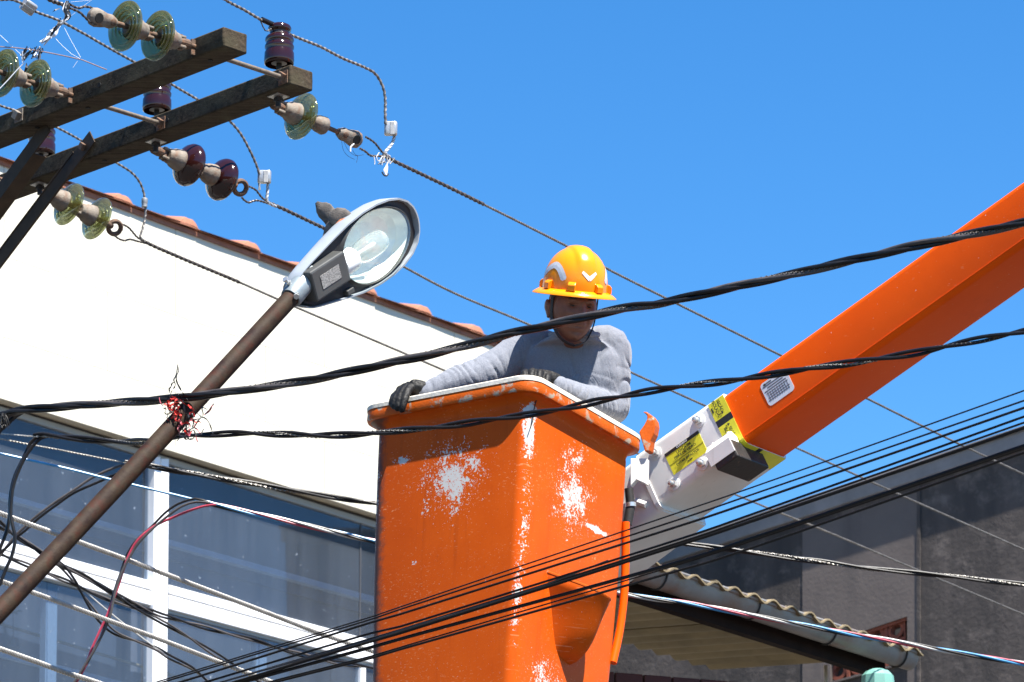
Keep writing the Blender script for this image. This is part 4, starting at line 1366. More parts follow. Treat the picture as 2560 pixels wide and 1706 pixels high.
# gear box hanging out of the neck with its rating label
GL0, GL1 = (-0.072, 0.046) if E2.z < 0 else (-0.046, 0.072)
gb_ = MB()
for s0_, s1_, l0, l1, n0, n1 in ((0.03, 0.235, GL0, GL1, -0.02, 0.055),):
    cgb = LP((s0_ + s1_) / 2, (l0 + l1) / 2, (n0 + n1) / 2)
    gb_.box(cgb, E1 * ((s1_ - s0_) / 2), E2 * ((l1 - l0) / 2), E3 * ((n1 - n0) / 2))
gbx = gb_.build('gear_box', 'lamp_dark', light, 0, 0.008)
t = NT('rating label')
o = t.obj()
c = t.mix(t.ramp(t.noise(o, 260, 2, 0.8), 0.44, 0.5), (0.05, 0.05, 0.05), (0.34, 0.33, 0.31))
t.pbr(c, 0.5)
M['label'] = t.m
MB().box(LP(0.13, (GL0 + GL1) / 2, 0.0562), E1 * 0.055, E2 * 0.026, E3 * 0.0008).build('rating_label', 'label', gbx, 0)
MB().box(LP(0.25, -0.10 if E2.z > 0 else 0.10, 0.012), E1 * 0.02, E2 * 0.01, E3 * 0.012).build('latch', 'lamp_dark', light, 0, 0.003)
for s in (0.06, 0.10):
    MB().lathe(LP(s, 0.05 if E2.z > 0 else -0.05, 0.0), -E3, [(0, 0.008), (0.012, 0.008)], 10).build('vent_plug', 'lamp_black', light)

# crumpled suede scrap lying on the housing
M['suede'] = mat('grey suede', (0.115, 0.10, 0.088), 0.95, 0, 0.3, 60, 0.8, 260)
M['orange_cloth'] = mat('faded orange lining', (0.42, 0.14, 0.06), 0.9, 0, 0.2, 50)
def px_lump(pix, Y0, wid, name, m, parent=None, dY=0.02):
    pts = spline([P(x, y, Y0 + k * dY) for k, (x, y) in enumerate(pix)], 0.008)
    mb = MB()
    nn = len(pts)
    rs = []
    b = None
    for i, p in enumerate(pts):
        d = (pts[min(i + 1, nn - 1)] - pts[max(i - 1, 0)]).normalized()
        a, b, c = frame(d, FW)
        u = i / (nn - 1)
        q = u * (len(wid) - 1)
        k0 = min(int(q), len(wid) - 2)
        w = wid[k0] + (wid[k0 + 1] - wid[k0]) * (q - k0)
        rs.append([p + (c * math.cos(2 * math.pi * j / 12) + b * (0.42 * math.sin(2 * math.pi * j / 12))) * w * (1 + 0.12 * noise.noise(p * 30 + V((j, 0, 0)))) for j in range(12)])
    mb.rings(rs)
    return mb.build(name, m, parent)
sc = thing('suede_scrap', P(850, 560, 12.1), 'crumpled scrap of grey suede with a rounded flap lying on the street light', 'scrap')
px_lump([(791, 506), (798, 514), (808, 524), (820, 536), (832, 548), (842, 560)], 12.10, [0.006, 0.027, 0.034, 0.032, 0.034, 0.036, 0.03], 'flap', 'suede', sc, 0.004)
px_lump([(826, 556), (836, 548), (848, 540), (858, 540), (868, 548), (880, 556)], 12.06, [0.012, 0.03, 0.034, 0.030, 0.026, 0.02], 'fold', 'suede', sc, 0.0)
px_lump([(846, 556), (836, 566), (828, 578), (820, 592), (808, 606)], 12.08, [0.02, 0.03, 0.026, 0.02, 0.01], 'fold', 'suede', sc, 0.0)
px_lump([(868, 550), (856, 556), (844, 566), (834, 578)], 12.04, [0.008, 0.014, 0.012, 0.006], 'lining', 'orange_cloth', sc, 0.0)

# ---------------------------------------------------------------- plastic shreds tangled where the cables pass the pipe
def ribbon(mb, pts, w, seed):
    "a thin twisted plastic strip"
    n = len(pts)
    rs = []
    for i, p in enumerate(pts):
        d = (pts[min(i + 1, n - 1)] - pts[max(i - 1, 0)])
        if d.length < 1e-6:
            d = V((1, 0, 0))
        a, b, c = frame(d, FW)
        an = noise.noise(V((i * 0.35, seed, 0.2))) * 3.0
        s_ = c * math.cos(an) + b * math.sin(an)
        ww = w * (0.25 + 0.75 * math.sin(math.pi * min(1, (i + 0.4) / n)))
        rs.append([p - s_ * ww + b * 0.0006, p + s_ * ww + b * 0.0006, p + s_ * ww - b * 0.0006, p - s_ * ww - b * 0.0006])
    mb.rings(rs)
    return mb
M['red_film'] = mat('red plastic film', (0.52, 0.035, 0.025), 0.4, 0, 0.3, 60)
M['pink_film'] = mat('faded red plastic film', (0.42, 0.10, 0.12), 0.4, 0, 0.2, 60)
M['black_film'] = mat('black plastic film', (0.012, 0.012, 0.013), 0.45, 0, 0.2, 60)
kite = thing('tangled_plastic_shreds', P(445, 1010, 11.6), 'red and black plastic shreds knotted round the cables at the rusty pipe', 'plastic shreds')
random.seed(21)
TX, TY = lambda x: 390 + x * 180 / 1344, lambda y: 900 + y * 210 / 1568
for pix, w, m in (([(255, 700), (290, 590), (340, 520), (365, 460), (330, 380), (370, 300), (395, 180), (400, 85)], 0.0028, 'black_film'),
                  ([(400, 85), (420, 215), (380, 300), (385, 400), (430, 500), (490, 600), (545, 680), (600, 760)], 0.0030, 'black_film'),
                  ([(385, 575), (430, 640), (480, 710)], 0.0030, 'black_film'),
                  ([(370, 760), (400, 860), (430, 1000), (440, 1120), (480, 1260), (540, 1370), (620, 1470)], 0.0040, 'black_film'),
                  ([(490, 700), (520, 860), (540, 1000), (560, 1120)], 0.0040, 'black_film'),
                  ([(615, 860), (680, 910), (740, 970), (800, 1020), (850, 1070), (900, 1080), (960, 1130), (1010, 1220), (1040, 1310), (1065, 1380)], 0.0026, 'black_film'),
                  ([(850, 1070), (790, 1130), (740, 1210), (700, 1270), (640, 1300), (620, 1380)], 0.0028, 'black_film'),
                  ([(890, 1290), (865, 1340), (845, 1400)], 0.0030, 'black_film'),
                  ([(870, 1070), (880, 1000), (860, 930), (880, 890), (960, 930)], 0.0022, 'black_film'),
                  ([(140, 900), (190, 920), (170, 880)], 0.004, 'black_film'),
                  ([(900, 1030), (960, 980), (1010, 930), (1040, 870), (1085, 815)], 0.0040, 'pink_film'),
                  ([(800, 1100), (720, 1120), (625, 1140)], 0.0030, 'pink_film'),
                  ([(60, 700), (80, 790), (130, 860)], 0.0020, 'pink_film'),
                  ([(730, 1380), (750, 1460), (780, 1535)], 0.0024, 'pink_film'),
                  ([(600, 840), (660, 900), (720, 950)], 0.0040, 'red_film')):
    pts = spline([P(TX(x), TY(y), 11.52 + random.uniform(-0.015, 0.02)) for x, y in pix], 0.008)
    ribbon(MB(), pts, w, len(pts)).build('shred', m, kite)
for k in range(46):
    if k < 30:
        x, y = random.gauss(330, 75), random.gauss(900, 120)
        m = 'red_film' if k % 4 else 'black_film'
    else:
        x, y = random.gauss(590, 70), random.gauss(1240, 90)
        m = ('pink_film', 'black_film', 'red_film', 'black_film')[k % 4]
    pts = [V((x, y, 0))]
    an = random.uniform(0, 6.28)
    for q in range(7):
        an += random.uniform(-1.2, 1.2)
        pts.append(pts[-1] + V((math.cos(an), math.sin(an) * 1.2, 0)) * random.uniform(22, 42))
    yy = 11.52 + random.uniform(-0.03, 0.03)
    ribbon(MB(), spline([P(TX(p.x), TY(p.y), yy + random.uniform(-0.01, 0.01)) for p in pts], 0.006), random.uniform(0.002, 0.0045), k).build('shred', m, kite)

# kite remains with a thin stick at the top left
M['dry_stick'] = mat('dry stick', (0.22, 0.16, 0.17), 0.6, 0, 0.2, 40)
M['white_film'] = mat('white plastic film', (0.62, 0.62, 0.64), 0.4, 0, 0.1, 40)
M['nylon'] = mat('white nylon line', (0.75, 0.75, 0.75), 0.4, 0, 0.05)
kt = thing('kite_remains', P(60, 110, 11.4), 'torn kite remains with a thin stick and white string at the top left', 'kite')
YK = 11.45
MB().tube([P(x, y, YK) for x, y in ((-2, 117), (40, 120), (75, 124), (115, 131), (160, 140), (205, 150), (267, 175))], 0.0024, 6).build('stick', 'dry_stick', kt)
KX = lambda v: v * 300 / 2352
for pix in ([(0, 690), (300, 970), (420, 1080)], [(1260, 550), (1420, 850), (1580, 1130)], [(1080, 750), (1230, 910), (1400, 1060), (1560, 1150)], [(1520, 1200), (1430, 1330)], [(1390, 45), (1760, 10)], [(1400, 310), (1480, 250)], [(1650, 110), (1800, 5)]):
    MB().tube([P(KX(x), KX(y), YK) for x, y in pix], 0.0007, 4).build('string', 'nylon', kt)
MB().tube(spline([P(KX(x), KX(y), YK) for x, y in ((480, 1230), (330, 1380), (170, 1560), (-60, 1800))], 0.03), 0.0021, 6).build('string', 'white_film', kt)
def kshred(pix, w, m, k):
    ribbon(MB(), spline([P(KX(x), KX(y), YK + random.uniform(-0.01, 0.01)) for x, y in pix], 0.006), w, k).build('shred', m, kt)
for k in range(9):
    o_ = random.uniform(-50, 50)
    kshred([(1320 + o_ * 0.5, 20), (1290 + o_, 180), (1330 + o_, 320), (1250 + o_, 430)], 0.004, ('black_film', 'black_film', 'white_film')[k % 3], k)
for k in range(8):
    o_ = random.uniform(-40, 40)
    kshred([(1240 + o_, 420), (1120 + o_, 540), (1040 + o_, 650 + o_), (930 + o_, 760), (820 + o_, 860 + o_)], 0.0052, ('white_film', 'white_film', 'black_film')[k % 3], k + 10)
for k in range(16):
    x0 = random.uniform(520, 860)
    kshred([(x0, random.uniform(900, 960)), (x0 + random.uniform(-70, 40), 1000), (x0 + random.uniform(-120, 20), 1090), (x0 + random.uniform(-160, 0), random.uniform(1130, 1200))], 0.0035, ('black_film', 'white_film', 'black_film')[k % 3], k + 30)
for k in range(7):
    kshred([(420 + random.uniform(-40, 60), 1000), (440, 1060 + random.uniform(-30, 30)), (450 + random.uniform(-60, 40), 1140), (440, 1230)], 0.0016, 'white_film', k + 50)
kshred([(1180, 170), (1080, 200), (1030, 240)], 0.003, 'black_film', 70)
kshred([(1190, 350), (1170, 420), (1130, 480)], 0.005, 'black_film', 71)
kshred([(520, 1240), (520, 1330), (480, 1420)], 0.005, 'black_film', 72)

# bird-lime and hairs on the first dead end
lint = thing('tangled_lint', P(965, 395, 12.4), 'pale frayed lint hanging from the wire knot under the square connector', 'lint')
LX, LY = lambda x: 850 + x * 240 / 2091, lambda y: 270 + y * 180 / 1568
p0 = end3
def lshred(pix, r, m, nm='strand'):
    MB().tube(spline([RP(LX(x), LY(y), p0, U) - FW * 0.02 for x, y in pix], 0.005), r, 5).build(nm, m, lint)
random.seed(9)
for k in range(12):
    x0 = random.uniform(930, 1190)
    lshred([(x0, 1020 + (x0 - 950) * 0.4), (x0 + random.uniform(-60, 40), 1120 + random.uniform(-20, 60)), (x0 + random.uniform(-120, 20), 1200 + random.uniform(0, 60))], 0.0019, ('white_pvc', 'steel_strand', 'dark_strand')[k % 3])
for k in range(4):
    lshred([(1050 - k * 10, 1200), (1000 + k * 14, 1290), (960 + k * 25, 1370), (1000 + k * 5, 1470)], 0.0021, 'white_film')
lshred([(920, 1400), (960, 1470), (1020, 1490), (1055, 1440)], 0.003, 'dark_iron')
lshred([(310, 790), (240, 860), (235, 960)], 0.003, 'white_film')
lshred([(740, 1060), (760, 1150), (760, 1240)], 0.002, 'white_film')
lshred([(860, 980), (800, 1080), (850, 1170), (930, 1060)], 0.0018, 'white_film')
for pix in ([(40, 700), (70, 900), (160, 1040), (320, 1130)], [(90, 750), (180, 920), (330, 1040), (520, 1030)], [(340, 1050), (390, 1060), (365, 1200)], [(280, 920), (320, 1000), (400, 1060)]):
    lshred(pix, 0.0008, 'black_film', 'hair')

# ================================================================ orange bucket
BC = V((-0.0279, 12.4, 4.8282))
yaw, ta, tb_ = 0.18819, -0.09472, 0.04927
BM = (Matrix.Rotation(tb_, 4, 'Y') @ Matrix.Rotation(ta, 4, 'X') @ Matrix.Rotation(yaw, 4, 'Z'))
BMAT = Matrix.Translation(BC) @ BM
def BW(x, y, z):
    return BMAT @ V((x, y, z))
BA, BB, BT, BD = 0.388, 0.347, 0.0303, 1.25
R2 = math.sqrt(2)
NL = V((-1, -1, 0)).normalized()     # outward normal of the left face, bucket space
NRt = V((1, -1, 0)).normalized()     # outward normal of the right face
# paint: orange gelcoat, chips to white primer, scratches
def orange_paint(name, chips):
    t = NT(name)
    o = t.obj()
    drift = t.noise(o, 3.0, 5, 0.6)
    c = t.mix(t.ramp(drift, 0.3, 0.7), (0.47, 0.062, 0.002), (0.56, 0.086, 0.004))
    # fine scratches in two directions
    mask = None
    def scratch(rot, sc, lo, hi):
        n1 = t.noise(t.mapping(o, sc, rot), 1.0, 2, 0.5)
        return t.ramp(n1, lo, hi)
    s1 = scratch((rad(12), rad(10), rad(-45)), (1.2, 90, 150), 0.63, 0.70)
    s2 = scratch((rad(-18), rad(-24), rad(45)), (2.0, 110, 130), 0.64, 0.72)
    c = t.mix(t.math('MULTIPLY', t.math('MULTIPLY', s1, t.ramp(t.noise(o, 4, 3), 0.42, 0.62)), 0.6), c, (0.66, 0.27, 0.12))
    c = t.mix(t.math('MULTIPLY', t.math('MULTIPLY', s2, t.ramp(t.noise(o, 5, 3), 0.45, 0.65)), 0.6), c, (0.66, 0.27, 0.12))
    # dirt
    c = t.mix(t.math('MULTIPLY', t.ramp(t.noise(o, 26, 8, 0.75), 0.62, 0.72), 0.35), c, (0.20, 0.045, 0.012))
    specks = t.ramp(t.noise(o, 210, 2, 0.5), 0.745, 0.76)
    tot = t.math('MULTIPLY', specks, 0.8)
    fine = t.noise(o, 120, 3, 0.7, 0.5)
    mid = t.noise(o, 34, 5, 0.7, 0.8)
    sep = t.n('SeparateXYZ', {'Vector': o})
    blot = t.noise(o, 13, 3, 0.6, 0.5)
    for (cx, cy, cz), rx, rz, gain in chips:
        # elliptical blot on a face: flaked paint, denser at its heart
        d = t.n('VectorMath', {0: o, 1: (cx, cy, cz)}, operation='SUBTRACT')
        sc = t.n('VectorMath', {0: d.outputs[0], 1: (1 / rx, 1 / rx, 1 / rz)}, operation='MULTIPLY')
        ln = t.n('VectorMath', {0: sc.outputs[0]}, operation='LENGTH').outputs['Value']
        fall = t.math('SUBTRACT', t.math('ADD', 1.0, t.math('MULTIPLY', t.math('SUBTRACT', blot, 0.5), 1.5)), ln, True)
        v = t.math('ADD', t.math('MULTIPLY', fall, gain), t.math('ADD', t.math('MULTIPLY', fine, 0.78), t.math('MULTIPLY', mid, 0.46)))
        g = t.math('GREATER_THAN', v, 0.80)
        inside = t.math('GREATER_THAN', fall, 0.002)
        tot = t.math('MAXIMUM', tot, t.math('MULTIPLY', g, inside))
    # worn dark edge on the left corner, grime runs below the lip
    ex = t.math('ADD', t.math('ADD', sep.outputs[0], 0.4907), t.math('MULTIPLY', sep.outputs[2], 0.0428))
    ed = t.math('ADD', ex, t.math('MULTIPLY', t.math('SUBTRACT', mid, 0.5), 0.05))
    c = t.mix(t.ramp(ed, 0.018, 0.040, (0.85, 0.85, 0.85), (0, 0, 0)), c, (0.055, 0.042, 0.034))
    runs = t.ramp(t.noise(t.mapping(o, (24, 24, 1.1)), 1.0, 5, 0.65), 0.56, 0.74)
    c = t.mix(t.math('MULTIPLY', runs, 0.35), c, (0.26, 0.035, 0.002))
    c = t.mix(tot, c, (0.50, 0.49, 0.46))
    rg = t.math('ADD', t.math('MULTIPLY', tot, 0.4), t.math('ADD', 0.30, t.math('MULTIPLY', drift, 0.2)))
    t.pbr(c, rg, 0, t.bump(t.math('SUBTRACT', t.math('MULTIPLY', drift, 0.3), tot), 0.25, 0.0015), 0.10)
    return t.m
fh = (BB - 0.008) / R2 * R2
def face_pt(side, f, z):
    "point on a face: f from near corner (0) to far side (1)"
    h = (BB + BT * z) * R2
    if side == 'L':
        return V((-h * f, -h * (1 - f), z))
    return V((h * f, -h * (1 - f), z))
chips = [(tuple(face_pt('L', 0.47, -0.33)), 0.20, 0.19, 0.27), (tuple(face_pt('L', 0.52, -0.36)), 0.07, 0.08, 0.22), (tuple(face_pt('L', 0.56, -0.25)), 0.10, 0.06, 0.2), (tuple(face_pt('L', 0.33, -0.29)), 0.08, 0.09, 0.2),
         (tuple(face_pt('R', 0.45, -0.33)), 0.15, 0.23, 0.27), (tuple(face_pt('R', 0.56, -0.37)), 0.06, 0.07, 0.26), (tuple(face_pt('R', 0.72, -0.42)), 0.10, 0.016, 0.6), (tuple(face_pt('L', 0.8, -0.22)), 0.05, 0.022, 0.3), (tuple(face_pt('L', 0.22, -0.72)), 0.012, 0.05, 0.3), (tuple(face_pt('L', 0.7, -0.62)), 0.02, 0.02, 0.35),
         (tuple(face_pt('R', 0.03, -0.19)), 0.042, 0.12, 0.42), (tuple(face_pt('R', 0.03, -0.11)), 0.045, 0.05, 0.5), (tuple(face_pt('L', 0.0, -0.86)), 0.03, 0.25, 0.3),
         (tuple(face_pt('R', 0.3, -1.05)), 0.14, 0.09, 0.2), (tuple(face_pt('R', 0.03, -0.50)), 0.04, 0.32, 0.15), (tuple(face_pt('L', 0.99, -0.35)), 0.03, 0.4, 0.2)]
M['bucket_orange'] = orange_paint('bucket orange gelcoat', chips)
M['hose_orange'] = mat('boom orange paint', (0.80, 0.088, 0.0), 0.38, 0, 0.07, 2.0, 0.04, 8, spec=0.12)
t = NT('boom orange paint')
o = t.obj()
c = t.mix(t.ramp(t.noise(o, 2.0, 5), 0.3, 0.7), (0.74, 0.074, 0.0), (0.84, 0.094, 0.0))
c = t.mix(t.math('MULTIPLY', t.ramp(t.noise(t.mapping(o, (2.5, 70, 70), (0, rad(-25), rad(-35))), 1.0, 3, 0.6), 0.66, 0.72), 0.22), c, (0.82, 0.3, 0.12))
c = t.mix(t.ramp(t.noise(o, 95, 2, 0.5), 0.765, 0.775), c, (0.75, 0.5, 0.4))
c = t.mix(t.math('MULTIPLY', t.ramp(t.noise(o, 7, 6, 0.7), 0.58, 0.8), 0.25), c, (0.42, 0.035, 0.0))
t.pbr(c, 0.36, 0, t.bump(t.noise(o, 5, 3), 0.08, 0.01), 0.13)
M['boom_orange'] = t.m
M['rim_orange'] = mat('scuffed orange rim', (0.48, 0.082, 0.005), 0.45, 0, 0.12, 30, 0.3, 120, spec=0.15, c2=(0.34, 0.29, 0.22), mixlo=0.56, mixhi=0.64)
M['rim_white'] = mat('worn white rim trim', (0.66, 0.60, 0.50), 0.7, 0, 0.12, 30, 0.3, 100, c2=(0.36, 0.33, 0.27), mixlo=0.55, mixhi=0.8)

def sq_ring(h, rc, z, n=7):
    "rounded square with its corners on the axes (bucket space)"
    pts = []
    for q in range(4):
        a0 = -math.pi / 2 + q * math.pi / 2
        dirc = V((math.cos(a0), math.sin(a0), 0))
        cc = dirc * (h * R2 - rc * R2)
        for k in range(n + 1):
            a = a0 - math.pi / 4 + (math.pi / 2) * k / n
            pts.append(cc + V((math.cos(a), math.sin(a), 0)) * rc + V((0, 0, z)))
    return pts
bucket = thing('lift_bucket', (0, 0, 0), 'chipped orange fibreglass lift bucket with a worn white trimmed rim', 'bucket', None, BMAT @ Matrix.Translation((0, 0, 0)))
def hb_(z):
    return BB + BT * z          # z negative downwards: tapers to the bottom
zs = [-BD, -BD + 0.01] + [-BD + 0.03 + k * (BD - 0.03 - 0.10) / 10 for k in range(11)]
rings = []
for z in zs:
    bulge = 0.006 * math.sin(math.pi * (z + BD) / BD)
    rings.append(sq_ring(hb_(z) + bulge - (0.02 if z == -BD else 0), 0.045, z))
rings += [sq_ring(hb_(-0.085), 0.046, -0.085), sq_ring(hb_(-0.068) + 0.006, 0.05, -0.068), sq_ring(hb_(-0.058) + 0.016, 0.055, -0.058), sq_ring(BA - 0.012, 0.068, -0.051)]
rings += [sq_ring(hb_(-0.045) - 0.008, 0.045, -0.045), sq_ring(hb_(-0.1) - 0.008, 0.04, -0.1), sq_ring(hb_(-BD) - 0.014, 0.035, -BD + 0.016)]
MB().rings(rings).build('shell', 'bucket_orange', bucket, 45, 0, True)
# rolled lip: dips at the near corner
def lip_ring(h, rc, z, sag=0.0):
    return sq_ring(h, rc, z)
rings = [sq_ring(BA - 0.012, 0.068, -0.0505), sq_ring(BA - 0.002, 0.072, -0.049), sq_ring(BA + 0.001, 0.074, -0.040), sq_ring(BA, 0.074, -0.008), sq_ring(BA - 0.003, 0.073, -0.0015), sq_ring(BA - 0.04, 0.062, 0.0), sq_ring(hb_(0) - 0.006, 0.045, -0.002), sq_ring(hb_(-0.045) - 0.006, 0.045, -0.0445), sq_ring(BA - 0.012, 0.068, -0.0445)]
mb = MB()
mb.rings(rings, False)
n_ = len(rings[0])
rim = mb.build('rim', 'rim_orange', bucket, 40, 0, True)
rings = [sq_ring(BA + 0.002, 0.075, -0.009), sq_ring(BA + 0.003, 0.075, 0.006), sq_ring(BA - 0.004, 0.073, 0.012), sq_ring(BA - 0.045, 0.06, 0.012), sq_ring(hb_(0) - 0.009, 0.045, 0.004), sq_ring(hb_(0) - 0.009, 0.045, -0.012)]
MB().rings(rings, False).build('rim_trim', 'rim_white', bucket, 35, 0, True)
# vertical crack on the near corner
mb = MB()
pts = [face_pt('R', 0.06, -0.055), face_pt('R', 0.045, -0.08), face_pt('R', 0.035, -0.11), face_pt('R', 0.03, -0.15), face_pt('R', 0.012, -0.18)]
mb.tube([p + V((0.004, -0.006, 0)) + V((0.0, -0.0, 0)) for p in pts], 0.0022, 5)
mb.build('crack', 'hole', bucket, 40, 0, True)
# footstep pocket on the right face
fz = -0.685
au = V((1, 1, 0)).normalized()       # along the right face, to the far side
rs = []
prof_s = [(0.0, 0.118, 0.165), (-0.03, 0.110, 0.152), (-0.07, 0.096, 0.138), (-0.11, 0.084, 0.126), (-0.15, 0.074, 0.114), (-0.19, 0.065, 0.100), (-0.225, 0.056, 0.082), (-0.25, 0.046, 0.060), (-0.268, 0.034, 0.034), (-0.278, 0.018, 0.010)]
def step_ring(dz, hw_, out, inset=0.0):
    z = fz + dz
    c = face_pt('R', 0.43 - dz * 0.10, z)
    ring = []
    for k in range(21):
        a = math.pi * k / 20
        ca, sa = math.cos(a), math.sin(a)
        x = -ca * (hw_ - inset)
        y = (abs(sa) ** 1.15) * (out - inset)
        tilt = -0.055 * sa * max(0.0, 1 + dz / 0.22)
        ring.append(c + au * (x + 0.055 * sa) + NRt * (y - 0.004 + 0.0) + V((0, 0, tilt - 0.012 * (x / 0.1))))
    return ring
outer = [step_ring(*p) for p in prof_s]
inner = [step_ring(d, w, o, 0.008) for d, w, o in prof_s]
seq = outer[::-1] + [step_ring(0.006, 0.117, 0.164, 0.002), step_ring(0.006, 0.117, 0.164, 0.008)] + inner
st = MB().rings(seq, False, False).build('step_pocket', 'bucket_orange', bucket, 60, 0, True)
edge_ = [p + V((0, 0, 0.004)) for p in step_ring(0.004, 0.117, 0.164, 0.002)]
MB().tube(edge_, 0.0055, 6).build('pocket_edge', 'rim_orange', bucket, 40, 0, True)
# orange hose arching off the far lower right edge
hh = lambda f, z, out: face_pt('R', f, z) + NRt * 0 + au * out
pts = [face_pt('R', 0.985, -0.33) + au * 0.012, face_pt('R', 0.985, -0.45) + au * 0.030, face_pt('R', 0.985, -0.60) + au * 0.042, face_pt('R', 0.985, -0.75) + au * 0.032, face_pt('R', 0.985, -0.88) + au * 0.004]
MB().tube(spline(pts, 0.02), 0.016, 10).build('hose', 'hose_orange', bucket, 60, 0, True)
# upright horn at the far right corner of the rim
BI = BMAT.inverted()
horn_px = [(1597, 1080), (1610, 1062), (1617, 1048), (1617, 1038), (1606, 1029), (1616, 1030), (1628, 1038), (1636, 1050), (1638, 1064), (1634, 1084), (1626, 1102), (1622, 1128), (1612, 1130)]
mb = MB()
mb.poly([BI @ P(x, y, 12.60) for x, y in horn_px], BI.to_3x3() @ V((0.02, 0.05, 0)))
mb.build('rim_horn', 'rim_orange', bucket, 0, 0.006, True)
# torn paint strip stuck under the lip
# ================================================================ boom
B0 = P(1790, 1001, 12.55)
be, bel = rad(-35), rad(25.3)
B1 = V((math.cos(be) * math.cos(bel), math.sin(be) * math.cos(bel), math.sin(bel)))      # up the boom
BN = V((math.sin(be), -math.cos(be), 0))                                                # side face towards the street
BU = BN.cross(B1).normalized()
if BU.z < 0:
    BU = -BU
BHt, BWd = 0.218, 0.30
def BP(s, h, n=0.0):
    "point on the boom: along, down from its top edge, out of the near face"
    return B0 + B1 * s - BU * h + BN * n
boom = thing('lift_boom', B0, 'orange lift boom with a white bolted steel sleeve and yellow warning stickers', 'boom')
def rrect(s, h0, h1, n0, n1, r, seg=5):
    pts = []
    cs = [(h1 - r, n1 - r, 0), (h1 - r, n0 + r, 1), (h0 + r, n0 + r, 2), (h0 + r, n1 - r, 3)]
    for h, n, q in cs:
        for k in range(seg + 1):
            a = q * math.pi / 2 + math.pi / 2 * k / seg
            pts.append(BP(s, h + r * math.sin(a + 0) * (1 if q in (0, 1) else 1) if False else h + r * math.cos(a - 0) * 1.0, n + r * math.sin(a)) if False else BP(s, h + r * math.cos(a - math.pi / 2 * 0) , n + r * math.sin(a)))
    return pts
def rr2(s, h0, h1, n0, n1, r, seg=6):
    "rounded rectangle ring across the boom"
    out = []
    for (ch, cn, a0) in ((h1 - r, n1 - r, 0.0), (h0 + r, n1 - r, math.pi / 2), (h0 + r, n0 + r, math.pi), (h1 - r, n0 + r, 1.5 * math.pi)):
        for k in range(seg + 1):
            a = a0 + math.pi / 2 * k / seg
            out.append(BP(s, ch + r * math.cos(a), cn + r * math.sin(a)))
    return out
# orange fibreglass section
MB().rings([rr2(s, 0, BHt, -BWd, 0, 0.024) for s in (-0.05, 0.5, 1.2, 2.2, 3.6)]).build('boom_tube', 'boom_orange', boom, 35)
MB().tube([BP(0.04, BHt - 0.020, 0.0005), BP(3.6, BHt - 0.020, 0.0005)], 0.0022, 6).build('mould_seam', 'boom_orange', boom)
# white sleeve
t = NT('chipped white paint')
o = t.obj()
c = t.mix(t.ramp(t.noise(o, 5, 5), 0.3, 0.7), (0.62, 0.60, 0.56), (0.74, 0.72, 0.69))
ch = t.ramp(t.noise(o, 42, 6, 0.75, 0.4), 0.70, 0.715)
c = t.mix(ch, c, (0.10, 0.075, 0.055))
c = t.mix(t.math('MULTIPLY', t.ramp(t.noise(t.mapping(o, (30, 30, 4), (0, rad(30), 0)), 1.0, 4), 0.62, 0.8), 0.5), c, (0.40, 0.36, 0.31))
t.pbr(c, 0.42, 0, t.bump(ch, 0.3, 0.001), 0.45)
M['white_paint'] = t.m
M['greenish_white'] = mat('shaded white paint', (0.60, 0.62, 0.55), 0.5, 0, 0.1, 5, 0.1, 40, c2=(0.34, 0.34, 0.3), mixlo=0.6, mixhi=0.75)
SL = -0.40
e = 0.010
MB().rings([rr2(s, -e, BHt + e, -BWd - e, e, 0.028) for s in (SL, 0.035)]).build('sleeve', 'white_paint', boom, 35)
# knuckle box behind the bucket: deeper than the sleeve
MB().rings([rr2(s, -0.0 + dh, BHt + 0.035 + dh, -BWd - 0.03, 0.004, 0.024) for s, dh in ((-0.98, 0.02), (SL + 0.004, 0.0))]).build('knuckle', 'white_paint', boom, 35)
# welded collar plate at the end of the sleeve
MB().rings([rr2(s, 0.0, BHt + 0.03, -BWd - 0.02, e + 0.006, 0.03) for s in (SL - 0.006, SL + 0.012)]).build('collar_plate', 'white_paint', boom, 30)
# rib on the knuckle side
pts = [BP(-0.98, 0.150, 0.012), BP(-0.55, 0.150, 0.012), BP(-0.47, 0.165, 0.012), BP(-0.44, 0.20, 0.012)]
MB().tube(spline(pts, 0.03), 0.012, 8).build('weld_rib', 'white_paint', boom)
# bolts with washers
def boom_bolt(s, h, big=1.0):
    c = BP(s, h, e)
    w = MB().lathe(c, BN, [(0, 0.026 * big), (0.004, 0.026 * big), (0.005, 0.022 * big)], 20).build('washer', 'white_paint', boom)
    MB().lathe(c + BN * 0.005, BN, [(0, 0.017 * big), (0.014 * big, 0.017 * big), (0.015 * big, 0.013 * big)], 6).build('nut', 'zinc_nut', w, 25)
    MB().lathe(c + BN * 0.018, BN, [(0, 0.010 * big), (0.020 * big, 0.010 * big), (0.022 * big, 0.007 * big)], 12).build('bolt', 'zinc_nut', w)
def boom_sh(px, py):
    q = RP(px, py, BP(0, 0, e), BN)
    d = q - B0
    return d.dot(B1), -d.dot(BU)
for px, py in ((1748, 1053), (1640, 1134), (1757, 1160), (1686, 1211)):
    boom_bolt(*boom_sh(px, py))
